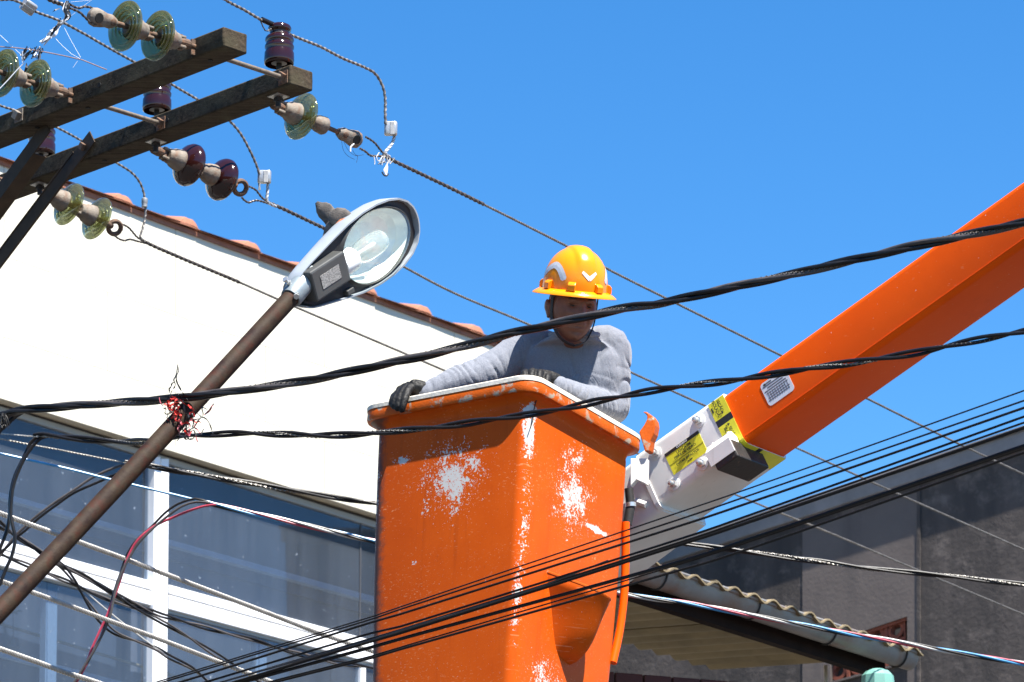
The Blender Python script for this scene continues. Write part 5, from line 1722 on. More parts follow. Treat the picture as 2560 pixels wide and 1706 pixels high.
# warning sticker on the sleeve
M['sticker_yellow'] = mat('yellow sticker', (0.72, 0.66, 0.03), 0.4, 0, 0.06, 20, c2=(0.62, 0.58, 0.12), mixlo=0.66, mixhi=0.8)
M['sticker_black'] = mat('black sticker print', (0.012, 0.012, 0.014), 0.45, 0, 0.1)
M['print_black'] = mat('black print', (0.03, 0.03, 0.02), 0.6, 0, 0.1)
M['print_white'] = mat('white print', (0.8, 0.8, 0.8), 0.5, 0, 0.05)
M['sticker_white'] = mat('grey white plate', (0.6, 0.61, 0.64), 0.35, 0, 0.05)
sc0 = [boom_sh(*p) for p in ((1657, 1137), (1742, 1082), (1773, 1124), (1689, 1187))]
sx0, sx1 = (sc0[0][0] + sc0[3][0]) / 2, (sc0[1][0] + sc0[2][0]) / 2
sh0, sh1 = (sc0[0][1] + sc0[1][1]) / 2, (sc0[2][1] + sc0[3][1]) / 2
hw_, hh_ = (sx1 - sx0) / 2, (sh1 - sh0) / 2
cs, ch_ = (sx0 + sx1) / 2, (sh0 + sh1) / 2
def plate(s, h, a, b, th, lift, name, m, parent, bev=0.0):
    return MB().box(BP(s, h, e + lift), B1 * a, BU * b, BN * (th / 2)).build(name, m, parent, 0, bev)
stk = plate(cs, ch_, hw_, hh_, 0.0012, 0.0008, 'warning_sticker', 'sticker_yellow', boom)
bb = hh_ * 0.135
plate(cs, ch_ - hh_ + bb, hw_, bb, 0.0012, 0.0018, 'sticker_header', 'sticker_black', stk)
def boom_text(txt, s, h, size, m, parent, lift=0.003, rot=0):
    ax, ay = (B1, BU) if not rot else (-BU, B1)
    return text_mesh(txt, size, BP(s, h, e + lift), ax, ay).build('lettering', m, parent, 0)
W2 = hw_ * 2
boom_text('CUIDADO', cs, ch_ - hh_ + bb, bb * 1.75, 'print_white', stk)
boom_text('LAN\u00c7A EM', cs, ch_ - hh_ * 0.46, hh_ * 0.30, 'print_black', stk)
boom_text('FIBRA DE VIDRO', cs, ch_ - hh_ * 0.14, hh_ * 0.30, 'print_black', stk)
boom_text('EVITAR IMPACTOS', cs, ch_ + hh_ * 0.42, hh_ * 0.28, 'print_black', stk)
for f in (0.02, ):
    plate(cs, ch_ + hh_ * 0.12, hw_, 0.0006, 0.0006, 0.002, 'fold_line', 'print_black', stk)
plate(cs + hw_ * 0.05, ch_ + hh_ * 0.72, hw_ * 0.14, hh_ * 0.035, 0.0006, 0.002, 'maker_mark', 'print_black', stk)
# yellow and black band round the mouth of the sleeve
bs0, bs1 = -0.035, 0.040
bw_ = bs1 - bs0
def band_side(h0, h1, m, name='band_piece', parent=boom):
    return plate((bs0 + bs1) / 2, (h0 + h1) / 2, bw_ / 2, (h1 - h0) / 2, 0.0014, 0.0012, name, m, parent)
hs = [0.004, 0.082, 0.110, BHt - 0.012]
band = band_side(hs[0], hs[1], 'sticker_yellow', 'warning_band')
band_side(hs[1] + 0.0005, hs[2], 'sticker_black', 'warning_band')
band2 = band_side(hs[2] + 0.0005, hs[3], 'sticker_yellow', 'warning_band')
def under(n0, n1, m, name='warning_band'):
    return MB().box(BP((bs0 + bs1) / 2, BHt + e + 0.0014, (n0 + n1) / 2), B1 * (bw_ / 2), BN * ((n1 - n0) / 2), BU * 0.0007).build(name, m, boom, 0)
under(-0.085, -0.018, 'sticker_yellow')
under(-0.115, -0.0855, 'sticker_black')
ub = under(-0.285, -0.1155, 'sticker_yellow')
# rounded corner piece of the band
cr = []
for s in (bs0, bs1):
    ring = []
    for k in range(7):
        a = math.pi / 2 * k / 6
        ring.append(BP(s, BHt + e - 0.028 + 0.0298 * math.sin(a), e - 0.028 + 0.0298 * math.cos(a)))
    for k in range(6, -1, -1):
        a = math.pi / 2 * k / 6
        ring.append(BP(s, BHt + e - 0.028 + 0.0285 * math.sin(a), e - 0.028 + 0.0285 * math.cos(a)))
    cr.append(ring)
MB().rings(cr).build('warning_band', 'sticker_yellow', boom, 40)
def arrow(s, h, k, parent):
    mb = MB()
    L_ = 0.018 * k
    pts = [(-1, -0.14), (0.1, -0.14), (0.1, -0.62), (1, 0), (0.1, 0.62), (0.1, 0.14), (-1, 0.14)]
    mb.poly([BP(s + x * L_ * 0.5, h + y * L_ * 0.55, e + 0.0032) for x, y in pts], BN * 0.0004)
    mb.build('arrow', 'print_black', parent, 0)
arrow(0.004, 0.066, 1.1, band)
arrow(0.006, 0.122, 1.1, band2)
arrow(0.010, 0.197, 0.9, band2)
for hc, par in ((0.036, band), (0.160, band2)):
    boom_text('SE\u00c7\u00c3O', 0.010, hc, 0.017, 'print_black', par, 0.003, 1)
    boom_text('ISOLADA', -0.010, hc, 0.017, 'print_black', par, 0.003, 1)
    plate(-0.027, hc, 0.003, 0.011, 0.0006, 0.0026, 'maker_mark', 'print_black', par)
# data plate on the orange tube
dp = [boom_sh(*p) for p in ((1899, 962), (1951, 924), (1982, 970), (1929, 1013))]
dc = (sum(p[0] for p in dp) / 4, sum(p[1] for p in dp) / 4)
da, db_ = 0.062, 0.050
def rplate(s, h, a, b, r, n, m, name, parent):
    pts = []
    for (x, y, a0) in ((a - r, b - r, 0), (-a + r, b - r, 90), (-a + r, -b + r, 180), (a - r, -b + r, 270)):
        for k in range(6):
            an = rad(a0 + 18 * k)
            pts.append(BP(s + x + r * math.cos(an), h + y + r * math.sin(an), n))
    return MB().poly(pts, BN * 0.0012).build(name, m, parent, 0)
dpl = rplate(dc[0], dc[1], da, db_, 0.014, 0.0004, 'sticker_white', 'data_plate', boom)
M['print_grey'] = mat('grey print', (0.10, 0.105, 0.12), 0.6, 0, 0.3, 300)
for k in range(7):
    w_ = da * (0.82 if k not in (1, 4) else 0.6)
    MB().box(BP(dc[0] - (0.0 if k % 2 else 0.004), dc[1] - db_ * 0.62 + k * db_ * 0.2, 0.0019), B1 * w_, BU * (db_ * (0.05 if k < 3 else 0.035)), BN * 0.0002).build('print_line', 'print_grey', dpl, 0)
for k in range(9):
    MB().box(BP(dc[0] - da * 0.72 + k * da * 0.18, dc[1] + db_ * 0.28, 0.0021), B1 * (da * 0.022), BU * (db_ * 0.38), BN * 0.0002).build('print_column', 'print_grey', dpl, 0)
MB().box(BP(dc[0] - da * 0.68, dc[1] - db_ * 0.78, 0.0021), B1 * (da * 0.09), BU * (db_ * 0.08), BN * 0.0002).build('logo_mark', 'print_black', dpl, 0)
MB().box(BP(dc[0] - da * 0.36, dc[1] - db_ * 0.80, 0.0021), B1 * (da * 0.2), BU * (db_ * 0.05), BN * 0.0002).build('logo_word', 'print_grey', dpl, 0)
# black square tube bracket under the sleeve mouth
k0 = [boom_sh(*p) for p in ((1795, 1105), (1800, 1178))]
M['black_steel'] = mat('scorched black steel', (0.02, 0.017, 0.015), 0.55, 0.1, 0.4, 30, 0.4, 80, c2=(0.20, 0.13, 0.085), mixlo=0.6, mixhi=0.75)
q0_ = BP(-0.075, BHt - 0.03, 0.014)
MB().rings([[q0_ + B1 * (x + dx) - BU * y + BN * z for x, y, z in ((0.0, 0.0, 0.0), (0.0, 0.05, 0.012), (0.0, 0.075, 0.04), (0.0, 0.08, 0.075), (0.0, 0.02, 0.075), (0.0, -0.02, 0.03))] for dx in (-0.02, 0.095)]).build('bracket_fairing', 'white_paint', boom, 40)
MB().box(BP(-0.03, BHt + 0.035, -0.03), B1 * 0.052, BU * 0.040, BN * 0.115).build('square_tube', 'black_steel', boom, 0, 0.006)
for s in (-0.075, 0.0):
    MB().lathe(BP(s, BHt - 0.052, 0.012), BN, [(0, 0.010), (0.02, 0.010), (0.024, 0.006)], 10).build('bolt', 'white_paint', boom)
# plate and hydraulic ram between bucket and boom
pl = [(1576, 1146), (1618, 1146), (1616, 1212), (1604, 1206), (1590, 1200), (1576, 1216)]
MB().poly([P(x, y, 12.62) for x, y in pl], V((0.01, 0.03, 0))).build('mount_plate', 'white_paint', boom, 0, 0.003)
MB().tube([P(1572, 1222, 12.60), P(1576, 1262, 12.60)], 0.017, 12).build('ram', 'dark_iron', boom)
MB().tube([P(1576, 1258, 12.60), P(1577, 1268, 12.60)], 0.021, 12).build('ram_collar', 'zinc_nut', boom)
MB().tube([P(1576, 1268, 12.60), P(1568, 1312, 12.60)], 0.018, 12).build('ram', 'dark_iron', boom)

# ================================================================ the worker in the bucket
t = NT('grey blue knit shirt')
o = t.obj()
c = t.mix(t.ramp(t.noise(o, 5, 4), 0.35, 0.7), (0.185, 0.195, 0.225), (0.235, 0.245, 0.275))
heather = t.noise(t.mapping(o, (160, 160, 420)), 1.0, 2, 0.6)
c = t.mix(t.ramp(heather, 0.35, 0.7), (0.15, 0.16, 0.19), c)
fold = t.noise(t.mapping(o, (26, 26, 9)), 1.0, 4, 0.55, 1.2)
t.pbr(c, 0.95, 0, t.bump(t.math('ADD', t.math('MULTIPLY', fold, 1.0), t.math('MULTIPLY', heather, 0.06)), 0.55, 0.012), 0.1, 0, 0.25)
M['shirt'] = t.m
M['trousers'] = mat('dark trousers', (0.035, 0.04, 0.05), 0.9, 0, 0.15, 8, 0.3, 60)
M['boots'] = mat('black boots', (0.012, 0.012, 0.012), 0.5, 0, 0.1)
t = NT('brown skin')
o = t.obj()
c = t.mix(t.ramp(t.noise(o, 30, 6, 0.65), 0.3, 0.7), (0.15, 0.058, 0.034), (0.20, 0.082, 0.050))
c = t.mix(t.math('MULTIPLY', t.ramp(t.noise(o, 900, 2), 0.45, 0.6), 0.35), c, (0.05, 0.022, 0.014))
t.pbr(c, 0.5, 0, t.bump(t.noise(o, 220, 4), 0.35, 0.001), 0.35)
M['skin'] = t.m
M['glove'] = mat('black work glove', (0.0075, 0.007, 0.0065), 0.6, 0, 0.3, 30, 0.5, 120, spec=0.3)
M['hair'] = mat('short dark hair', (0.012, 0.010, 0.009), 0.8, 0, 0.3, 200, 0.6, 400)
M['eye_dark'] = mat('shaded eye', (0.05, 0.03, 0.024), 0.8, 0, 0.05)  # eyeball darkened, shade round the eye put into its colour
M['iris'] = mat('dark iris', (0.008, 0.005, 0.004), 0.6, 0, 0.05)
M['helmet'] = mat('orange hard hat shell', (0.90, 0.26, 0.0), 0.24, 0, 0.04, 6, 0.0, 60, spec=0.45)
M['reflective'] = mat('silver reflective tape', (0.52, 0.53, 0.56), 0.4, 0.2, 0.1, 60)
M['webbing'] = mat('black chin strap', (0.012, 0.012, 0.013), 0.7, 0, 0.1)
M['buckle'] = mat('strap buckle', (0.05, 0.05, 0.05), 0.35, 0, 0.1)

floor_c = BW(0.03, 0.08, -BD + 0.016)
person = thing('person', floor_c, 'worker in orange hard hat, grey shirt and black gloves leaning on the bucket', 'person')

def voxel(mb, size, name, smooth_it=6, fac=0.5):
    "join overlapping volumes into one continuous skin"
    me = mb.mesh(name, V((0, 0, 0)), 0)
    ob = bpy.data.objects.new(name, me)
    col.objects.link(ob)
    m = ob.modifiers.new('r', 'REMESH')
    m.mode = 'VOXEL'
    m.voxel_size = size
    if smooth_it:
        sm = ob.modifiers.new('s', 'SMOOTH')
        sm.iterations = smooth_it
        sm.factor = fac
    dg = bpy.context.evaluated_depsgraph_get()
    out = bpy.data.meshes.new_from_object(ob.evaluated_get(dg))
    bpy.data.objects.remove(ob)
    return out

def finish(me, name, m, parent, smooth=True):
    me.name = name
    me.materials.clear()
    me.materials.append(M[m])
    for p in me.polygons:
        p.use_smooth = smooth
    for v in me.vertices:
        v.co = v.co - ORG[parent]
    return link(name, me, parent)

def limb(mb, pts, rs, n=16, flat=None):
    "tapered limb with round ends through joints"
    sp, rr = [], []
    m = len(pts)
    tot = 0
    fine = spline(pts, 0.015)
    # radius along the joints by nearest parameter
    seg = []
    for i in range(m - 1):
        seg.append((pts[i + 1] - pts[i]).length)
    for q in fine:
        best, br = 1e9, rs[0]
        for i in range(m - 1):
            d = pts[i + 1] - pts[i]
            u = max(0, min(1, (q - pts[i]).dot(d) / d.length_squared))
            dist = (pts[i] + d * u - q).length
            if dist < best:
                best, br = dist, rs[i] + (rs[i + 1] - rs[i]) * u
        rr.append(br)
    mb.tube(fine, rr, n)
    for q, r in ((pts[0], rs[0]), (pts[-1], rs[-1])):
        mb.ball(q, r * 0.98, 14, 10)
    return mb

K = 664.0
# ---- joints, as seen in the photograph
SHR = P(1313, 878, 12.40)      # the worker's right shoulder (left in the picture)
ELR = P(1196, 942, 12.30)
WRR = P(1072, 982, 12.235)
SHL = P(1523, 868, 12.42)
ELL = P(1527, 1018, 12.44)
WRL = P(1392, 968, 12.10)
NECK = P(1437, 862, 12.40)
def ell_ring(px, py, Y, hw_px, dep, n=28, ex=0.85, dx=0.0):
    c = P(px, py, Y)
    ring = []
    for j in range(n):
        a = 2 * math.pi * j / n
        ca, sa = math.cos(a), math.sin(a)
        ring.append(c + V((math.copysign(abs(ca) ** ex, ca) * hw_px / K, math.copysign(abs(sa) ** ex, sa) * dep, 0)))
    return ring
def torso(mb, g=0.0):
    mb.rings([ell_ring(1335, 1330, 12.52, 100 + g, 0.105 + g / K), ell_ring(1355, 1240, 12.51, 104 + g, 0.11 + g / K), ell_ring(1385, 1120, 12.48, 112 + g, 0.112 + g / K), ell_ring(1415, 1030, 12.44, 122 + g, 0.122 + g / K),
              ell_ring(1425, 950, 12.42, 130 + g, 0.128 + g / K), ell_ring(1422, 905, 12.41, 132 + g, 0.12 + g / K), ell_ring(1424, 882, 12.39, 112 + g, 0.10 + g / K), ell_ring(1428, 868, 12.345, 88 + g, 0.096 + g / K), ell_ring(1434, 848, 12.312, 68 + g * 0.5, 0.082 + g * 0.5 / K)])
# ---- shirt
mb = MB()
torso(mb, 4)
limb(mb, [P(1365, 872, 12.41), SHR, P(1258, 908, 12.35), ELR], [0.072, 0.080, 0.068, 0.063])
limb(mb, [ELR, P(1150, 952, 12.27), P(1110, 968, 12.25), P(1066, 983, 12.235)], [0.063, 0.058, 0.050, 0.040])
limb(mb, [P(1478, 868, 12.41), SHL, P(1528, 935, 12.43), ELL], [0.072, 0.080, 0.074, 0.068])
limb(mb, [ELL, P(1490, 1012, 12.34), P(1440, 992, 12.22), WRL], [0.068, 0.063, 0.053, 0.042])
me = voxel(mb, 0.0052, 'shirt', 5)
arms = [(SHR, ELR, 0.6), (ELR, WRR, 1.0), (SHL, ELL, 0.75), (ELL, WRL, 1.0)]
me.calc_loop_triangles()
nrm = [v.normal.copy() for v in me.vertices]
torso_c = P(1428, 960, 12.42)
for v, nn in zip(me.vertices, nrm):
    p = v.co
    best = None
    for i, (a, b, amp) in enumerate(arms):
        d = b - a
        u = (p - a).dot(d) / d.length_squared
        uu = max(-0.1, min(1.05, u))
        q = a + d * uu
        dist = (p - q).length
        if best is None or dist < best[0]:
            best = (dist, i, uu, (uu * d.length), p - q, amp, d)
    dist, i, u, l, rv, amp, d = best
    w = 0.0
    def crease(x, k=3.0):
        "narrow valley between broad rounded folds"
        return (1 - abs(math.sin(x))) ** k
    if dist < 0.095:
        ang = rv.normalized().dot(V((0, 0, 1)))
        warp = 2.6 * noise.noise(p * 7 + V((i * 9, 0, 0)))
        elbow = math.exp(-((l - (d.length if i in (0, 2) else 0)) / 0.09) ** 2)
        base = (0.50 if i in (1, 3) else 0.16) + 0.9 * elbow
        vary = max(0.0, 0.30 + 1.7 * noise.noise(p * 8 + V((3, i, 0))))
        if i in (1, 3):
            w -= 0.0125 * vary * crease(l * 62 + ang * 1.6 + 1.8 * warp, 2.2)
            w -= 0.0080 * max(0.0, 0.2 + 1.6 * noise.noise(p * 11 + V((1, 5, i)))) * crease(l * 95 - ang * 1.2 + 2.2 * warp, 2.0)
        else:
            w -= 0.019 * amp * base * vary * crease(l * 40 + ang * 1.5 + 1.6 * warp, 2.6)
            w -= 0.0075 * max(0.0, 1.8 * noise.noise(p * 6 + V((1, 5, i)))) * crease(l * 18 + ang * 4.2 + 1.5 * warp, 3)
        w += 0.0045 * base
    else:
        # long soft folds over the chest, pulled towards the arms
        vary = max(0.0, 0.25 + 1.5 * noise.noise(p * 4.5 + V((7, 1, 2))))
        w -= 0.014 * vary * crease(p.x * 24 + p.z * 7 + 2.0 * noise.noise(p * 5), 4)
        w -= 0.008 * max(0.0, 0.1 + 1.5 * noise.noise(p * 5 + V((2, 9, 4)))) * crease(p.x * 14 - p.z * 17 + 2.0 * noise.noise(p * 6), 5)
    w += 0.0012 * noise.noise(p * 18)
    v.co = p + nn * w
shirt = finish(me, 'shirt', 'shirt', person)
# collar band and cuffs
mb = MB()
ringc = []
for k in range(37):
    a = 2 * math.pi * k / 36
    ringc.append(P(1436, 846, 12.305) + V((math.cos(a) * 0.088, math.sin(a) * 0.088, 0.014 - 0.024 * max(0, -math.sin(a)) + 0.020 * max(0, math.sin(a)))))
MB().tube(ringc, 0.0105, 8).build('collar', 'shirt', shirt)

# ---- head: one face with brow, nose, lips and chin
HC = P(1431, 772, 12.20)
hy, hp, hr = rad(20), rad(19), rad(-1.0)
FD = V((math.sin(hy), -math.cos(hy), 0))               # where the face looks
SD = V((math.cos(hy), math.sin(hy), 0))                # to the picture's right
UD = V((0, 0, 1))
rot = Matrix.Rotation(hp, 3, SD)
if (rot @ UD).dot(FD) < 0:
    rot = Matrix.Rotation(-hp, 3, SD)
FD, UD = rot @ FD, rot @ UD
sgr = 1.0 if (Matrix.Rotation(0.1, 3, FD) @ UD).x > UD.x else -1.0
rot = Matrix.Rotation(sgr * hr, 3, FD)
SD, UD = rot @ SD, rot @ UD
def HP(x, y, z):
    "head space: right, forward, up"
    return HC + SD * x + FD * y + UD * z
def ga(v, c, s):
    return math.exp(-((v - c) / s) ** 2)
def head_pt(th, ph):
    "th around (0 = front), ph from chin to crown"
    cz = math.sin(ph)
    r = math.cos(ph)
    x, y, z = math.sin(th) * r, math.cos(th) * r, cz
    x *= 0.088
    y *= 0.102 if y > 0 else 0.112
    z *= 0.128
    low = max(0.0, -z / 0.128)
    x *= 1 - 0.20 * low ** 1.6
    if y > 0:
        y *= 1 - 0.04 * low
        y += 0.010 * low
        fl = max(0.0, math.cos(th))
        # flatten the face a little, then features
        y = min(y, 0.090 + 0.012 * fl)
        y += 0.010 * ga(z, 0.036, 0.012) * ga(abs(x), 0.028, 0.030)                      # brow
        y -= 0.019 * ga(z, 0.014, 0.013) * ga(abs(x), 0.031, 0.016)                      # sockets
        y += 0.008 * ga(z, 0.008, 0.006) * ga(abs(x), 0.031, 0.014)                     # lids
        y += 0.026 * ga(x, 0, 0.0105) * (1 / (1 + math.exp(-(z + 0.034) / 0.004))) * max(0, min(1, (0.03 - z) / 0.055)) # bridge
        y += 0.016 * ga(x, 0, 0.013) * ga(z, -0.026, 0.010)                              # tip
        y += 0.009 * ga(abs(x), 0.0135, 0.0075) * ga(z, -0.030, 0.0085)                  # wings
        y += 0.005 * ga(abs(x), 0.050, 0.022) * ga(z, -0.012, 0.02)                      # cheeks
        y -= 0.007 * ga(abs(x), 0.031, 0.008) * ga(z, -0.043, 0.016)                     # fold beside the mouth
        y += 0.0065 * ga(x, 0, 0.026) * ga(z, -0.0555, 0.0052)
        y += 0.0070 * ga(x, 0, 0.022) * ga(z, -0.068, 0.0055)
        y -= 0.0065 * ga(x, 0, 0.030) * ga(z, -0.0615, 0.0028)
        y -= 0.008 * ga(x, 0, 0.030) * ga(z, -0.082, 0.007)
        y += 0.010 * ga(x, 0, 0.026) * ga(z, -0.105, 0.016)
    return HP(x, y, z)
mb = MB()
NTh, NPh = 120, 110
rs = []
for i in range(NPh + 1):
    ph = -math.pi / 2 + 0.01 + (math.pi - 0.02) * i / NPh
    rs.append([head_pt(2 * math.pi * j / NTh, ph) for j in range(NTh)])
mb.rings(rs)
# ears
for sg in (-1, 1):
    for (ax_, ay_, az_, rx, ry, rz) in ((0.088, -0.012, -0.008, 0.011, 0.020, 0.031), (0.095, -0.018, 0.004, 0.008, 0.019, 0.024), (0.090, -0.006, -0.032, 0.007, 0.010, 0.012)):
        mb.lathe_axes(HP(sg * ax_, ay_, az_), SD * rx, FD * ry, UD * rz, 14, 10)
# neck and the rest of the body in one skin
limb(mb, [HP(0, -0.022, -0.05), P(1435, 842, 12.315), P(1433, 885, 12.42)], [0.060, 0.064, 0.072], 20)
torso(mb, -7)
limb(mb, [P(1365, 874, 12.41), SHR, P(1258, 908, 12.35), ELR, P(1110, 966, 12.25), WRR], [0.05, 0.058, 0.050, 0.044, 0.038, 0.029])
limb(mb, [P(1478, 870, 12.41), SHL, P(1528, 935, 12.43), ELL, P(1440, 992, 12.22), WRL], [0.05, 0.058, 0.052, 0.047, 0.038, 0.03])
hip = P(1335, 1320, 12.52)
for sg in (-1, 1):
    ft = floor_c + V((0.10 * sg, -0.03 * sg, 0.05))
    kn = V((hip.x + 0.095 * sg, hip.y - 0.05, (hip.z + ft.z) / 2 + 0.02))
    limb(mb, [hip + V((0.08 * sg, 0, 0.02)), kn, ft], [0.075, 0.052, 0.036])

def hand(mb, palm, fingers, g=0.0):
    for pts, rs_ in palm:
        limb(mb, [P(*q) for q in pts], [r + g for r in rs_], 12)
    for pts, r0, r1 in fingers:
        q = [P(*w) for w in pts]
        n = len(q)
        limb(mb, q, [r0 + (r1 - r0) * k / (n - 1) + g for k in range(n)], 10)
palmR = [([(1070, 981, 12.235), (1056, 974, 12.23), (1038, 968, 12.225)], [0.032, 0.033, 0.030]), ([(1040, 970, 12.24), (1022, 972, 12.235), (1004, 980, 12.23)], [0.026, 0.027, 0.024])]
fingR = [([(1030, 966, 12.22), (1020, 978, 12.185), (1012, 998, 12.155), (1007, 1016, 12.15), (1005, 1025, 12.152)], 0.0165, 0.0125),
         ([(1018, 968, 12.22), (1006, 982, 12.19), (998, 1002, 12.16), (994, 1016, 12.155), (993, 1021, 12.157)], 0.0165, 0.0125),
         ([(1006, 974, 12.225), (994, 988, 12.195), (988, 1003, 12.17), (985, 1013, 12.165), (985, 1017, 12.167)], 0.0155, 0.012),
         ([(996, 982, 12.23), (985, 992, 12.205), (980, 1003, 12.18), (979, 1010, 12.178), (980, 1013, 12.18)], 0.014, 0.011),
         ([(1058, 976, 12.22), (1046, 986, 12.225), (1034, 992, 12.24), (1026, 996, 12.25)], 0.016, 0.013)]
palmL = [([(1388, 955, 12.10), (1372, 949, 12.085), (1352, 943, 12.06)], [0.032, 0.033, 0.03]), ([(1352, 943, 12.06), (1332, 939, 12.045), (1314, 939, 12.04)], [0.027, 0.026, 0.022])]
fingL = [([(1368, 941, 12.06), (1368, 945, 12.035), (1364, 963, 12.02), (1362, 977, 12.03)], 0.0165, 0.013),
         ([(1350, 933, 12.05), (1348, 937, 12.02), (1346, 955, 12.005), (1346, 971, 12.015)], 0.0168, 0.013),
         ([(1331, 930, 12.045), (1329, 934, 12.015), (1328, 951, 12.0), (1328, 967, 12.01)], 0.0165, 0.013),
         ([(1313, 932, 12.04), (1311, 936, 12.015), (1310, 951, 12.0), (1311, 963, 12.01)], 0.0145, 0.012),
         ([(1384, 949, 12.10), (1376, 943, 12.12), (1360, 939, 12.125), (1346, 939, 12.12)], 0.016, 0.013)]
hand(mb, palmR, fingR, -0.005)
hand(mb, palmL, fingL, -0.005)
me = voxel(mb, 0.0034, 'body', 2, 0.35)
body = finish(me, 'body', 'skin', person)
for palm, fing, wr in ((palmR, fingR, [(1078, 984, 12.238), (1064, 979, 12.235)]), (palmL, fingL, [(1400, 972, 12.11), (1386, 966, 12.10)])):
    mb = MB()
    hand(mb, palm, fing, 0.0)
    me = voxel(mb, 0.0030, 'glove', 3, 0.5)
    g_n = [v.normal.copy() for v in me.vertices]
    for v, nn in zip(me.vertices, g_n):
        v.co = v.co + nn * (0.0018 * noise.noise(v.co * 55) + 0.0012 * noise.noise(v.co * 120))
    gl = finish(me, 'glove', 'glove', person)
# trousers and boots (inside the bucket)
mb = MB()
for sg in (-1, 1):
    ft = floor_c + V((0.10 * sg, -0.03 * sg, 0.05))
    kn = V((hip.x + 0.095 * sg, hip.y - 0.05, (hip.z + ft.z) / 2 + 0.02))
    limb(mb, [hip + V((0.07 * sg, 0, 0.05)), kn, ft + V((0, 0, 0.05))], [0.10, 0.078, 0.062])
finish(voxel(mb, 0.012, 'trousers', 3), 'trousers', 'trousers', person)
for sg in (-1, 1):
    ft = floor_c + V((0.10 * sg, -0.03 * sg, 0.04))
    mb = MB()
    limb(mb, [ft + V((0, 0.03, 0.06)), ft + V((0, 0.02, 0.005)), ft + V((0.02, -0.12, 0.0))], [0.048, 0.042, 0.036])
    mb.build('boot', 'boots', person)
# eyes and brows
for sg in (-1, 1):
    ey = MB()
    ey.lathe_axes(HP(sg * 0.031, 0.0745, 0.014), SD * 0.0135, FD * 0.0105, UD * 0.0034, 16, 12)
    eo = ey.build('eye', 'eye_dark', person)
    MB().lathe_axes(HP(sg * 0.031 + 0.003, 0.0842, 0.0135), SD * 0.006, FD * 0.0012, UD * 0.0030, 12, 8).build('iris', 'iris', eo)
    pts = [HP(sg * (0.013 + 0.038 * k / 6), 0.0985 - 0.010 * (k / 6) ** 2, 0.036 + 0.006 * math.sin(k / 6 * 2.4)) for k in range(7)]
    MB().tube(pts, [0.002, 0.0035, 0.004, 0.004, 0.0035, 0.003, 0.0015], 8).build('eyebrow', 'hair', person)
# cropped hair below the hat
hair = MB()
rs = []
for i in range(16):
    ph = -0.30 + 1.2 * i / 15
    ring = []
    for j in range(60):
        th = 1.95 + (2 * math.pi - 3.9) * j / 59
        q = head_pt(th, ph)
        ring.append(HC + (q - HC) * 1.022)
    rs.append(ring)
hair.rings(rs, False, False)
hair.build('hair', 'hair', person)

# ---- hard hat
HB = P(1436.5, 729, 12.20)      # centre of the brim
hat = thing('hard_hat_root', HB, '', '')
bpy.data.objects.remove(hat)
XD, YD2, ZD = SD, FD, UD
# hat sits a touch further back than the face looks
rot = Matrix.Rotation(rad(1.5), 3, FD)
def HH(x, y, z):
    return HB + XD * x + YD2 * y + ZD * z
HR, HHt = 0.120, 0.168
def shell_r(v):
    "v = 0 base .. 1 top: relative radius"
    return (max(0.0, 1 - v ** 2.4)) ** 0.49
def shell(th, v, lift=0.0):
    r = shell_r(v)
    x, y = math.sin(th), math.cos(th)
    lon = 1.15
    px_, py_ = x * r * HR, y * r * HR * lon
    z = HHt * v
    # raised centre ridge running front to back, fading toward the brim
    k = max(0.0, min(1.0, (v - 0.38) / 0.3))
    rid = (1 / (1 + math.exp((abs(px_) - 0.036) / 0.0022)))
    z += 0.0055 * rid * k
    nx, ny, nz = x, y * 0.9, 0.5 * v
    nl = math.sqrt(nx * nx + ny * ny + nz * nz) or 1
    px_ += nx / nl * (lift + 0.003 * rid * k * 0)
    py_ += ny / nl * (lift + 0.004 * rid * k)
    z += nz / nl * lift
    return HH(px_, py_, z)
mb = MB()
rs = []
for i in range(47):
    v = math.sin(i / 46 * math.pi / 2) if i else 0.0
    v = i / 46
    v = 1 - (1 - v) ** 1.6
    rs.append([shell(2 * math.pi * j / 96, v) for j in range(96)])
rs = [[shell(2 * math.pi * j / 96, 0.0) + (shell(2 * math.pi * j / 96, 0.0) - HB) * 0.015 - ZD * 0.002 for j in range(96)]] + rs
hat = mb.rings(rs).build('hard_hat', 'helmet', person, 50)
# full brim, turned down at the edge
def brim(th, f, dz):
    x, y = math.sin(th), math.cos(th)
    r0, r1 = HR * 1.0, 0.157
    r = r0 + (r1 - r0) * f
    lon = 1.15 - 0.10 * f
    return HH(x * r, y * r * lon, dz - 0.018 * max(f, 0.0) ** 1.5 + 0.002)
rs = []
for f, dz in ((0.0, 0.004), (0.3, 0.004), (0.7, 0.003), (0.96, 0.0025), (1.0, 0.0), (0.96, -0.0025), (0.6, -0.003), (0.0, -0.004), (-0.06, -0.004)):
    rs.append([brim(2 * math.pi * j / 96, f, dz) for j in range(96)])
MB().rings(rs, False).build('brim', 'helmet', hat, 40)
# accessory slots above the brim
for an in (-1.29, -0.49, 0.37, 1.2, 2.3, -2.3):
    p0 = shell(an, 0.02, 0.004)
    nn_ = (shell(an, 0.1, 0.05) - shell(an, 0.1, 0.0)).normalized()
    nn_ = (nn_ - ZD * nn_.dot(ZD)).normalized()
    tt_ = ZD.cross(nn_).normalized()
    sb = MB()
    sb.rings([[p0 + tt_ * (x * 0.0145) + nn_ * y + ZD * z for x, z in ((-1, 0.0), (1, 0.0), (1, h_), (-1, h_))] for y, h_ in ((-0.008, 0.034), (0.004, 0.030), (0.011, 0.022))])
    sb.build('accessory_slot', 'helmet', hat, 0, 0.002)
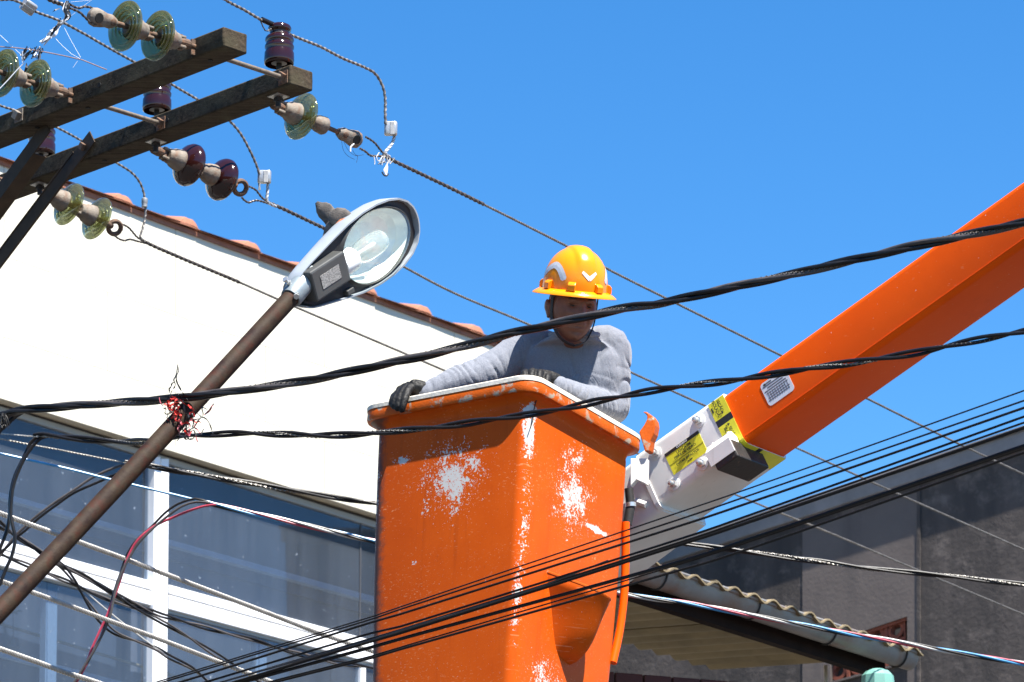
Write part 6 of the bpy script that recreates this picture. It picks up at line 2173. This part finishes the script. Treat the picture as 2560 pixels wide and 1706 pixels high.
# reflective stickers: chevron in front, arcs at the sides
def sticker(pts2, name='reflective_sticker', m='reflective', lift=0.0012):
    n = 10
    outer = [shell(a, v, lift) for a, v in pts2]
    cx = sum(a for a, v in pts2) / len(pts2)
    cv = sum(v for a, v in pts2) / len(pts2)
    return outer
def strip_sticker(center, width, n=16, m='reflective'):
    "strip along a path of (angle, height); width = (da, dv) offset"
    mb = MB()
    A, B = [], []
    for (a, v), (da, dv) in zip(center, width):
        A.append(shell(a - da, v - dv, 0.0014))
        B.append(shell(a + da, v + dv, 0.0014))
    C = [shell(a, v, 0.0016) for a, v in center]
    k = len(A)
    vs = A + C + B
    fs = []
    for i in range(k - 1):
        fs.append((i, i + 1, k + i + 1, k + i))
        fs.append((k + i, k + i + 1, 2 * k + i + 1, 2 * k + i))
    mb.add(vs, fs)
    return mb.build('reflective_sticker', m, hat, 0)
M['tape_white'] = mat('bright reflective tape', (0.82, 0.80, 0.78), 0.4, 0, 0.04)
def arc(sgn):
    key = [(1.80, 0.30), (1.52, 0.46), (1.25, 0.55), (1.03, 0.50), (0.87, 0.38), (0.76, 0.24)]
    pts = spline([V((sgn * a * HR, v * HHt, 0)) for a, v in key], 0.008)
    cen, wid = [], []
    for i, p in enumerate(pts):
        d = (pts[min(i + 1, len(pts) - 1)] - pts[max(i - 1, 0)]).normalized()
        w = 0.0125 * (0.55 if i in (0, len(pts) - 1) else 1.0)
        cen.append((p.x / HR, p.y / HHt))
        wid.append((-d.y * w / HR, d.x * w / HHt))
    return strip_sticker(cen, wid)
arc(-1)
arc(1)
for sg in (-1, 1):
    cen = [(0.045 + sg * 0.245 * (k / 8), 0.315 + 0.135 * (k / 8)) for k in range(9)]
    wid = [(0.022 * sg, -0.050 + 0.028 * (k / 8)) for k in range(9)]
    strip_sticker(cen, wid, m='tape_white')
# chin strap: down past the ear to under the chin and up the other side
for sg in (-1, 1):
    pts = [HP(sg * 0.088, 0.020, 0.045), HP(sg * 0.0875, 0.018, 0.0), HP(sg * 0.083, 0.020, -0.045), HP(sg * 0.068, 0.030, -0.085), HP(sg * 0.042, 0.048, -0.118), HP(sg * 0.0, 0.058, -0.134)]
    sp = spline(pts, 0.008)
    mb = MB()
    rs = []
    for i, p in enumerate(sp):
        d = (sp[min(i + 1, len(sp) - 1)] - sp[max(i - 1, 0)]).normalized()
        out = ((p - HP(0, 0.0, p.z * 0 - 0.02)).normalized())
        out = (out - d * out.dot(d)).normalized()
        w = d.cross(out).normalized()
        rs.append([p + w * 0.0085 + out * 0.0, p + w * 0.0085 + out * 0.0028, p - w * 0.0085 + out * 0.0028, p - w * 0.0085 + out * 0.0])
    mb.rings(rs)
    cs_ = mb.build('chin_strap', 'webbing', hat, 0)
    q = sp[int(len(sp) * 0.46)]
    if sg < 0:
        MB().lathe_axes(q + SD * (sg * 0.004), SD * 0.007, FD * 0.011, UD * 0.018, 12, 8).build('buckle', 'buckle', cs_)
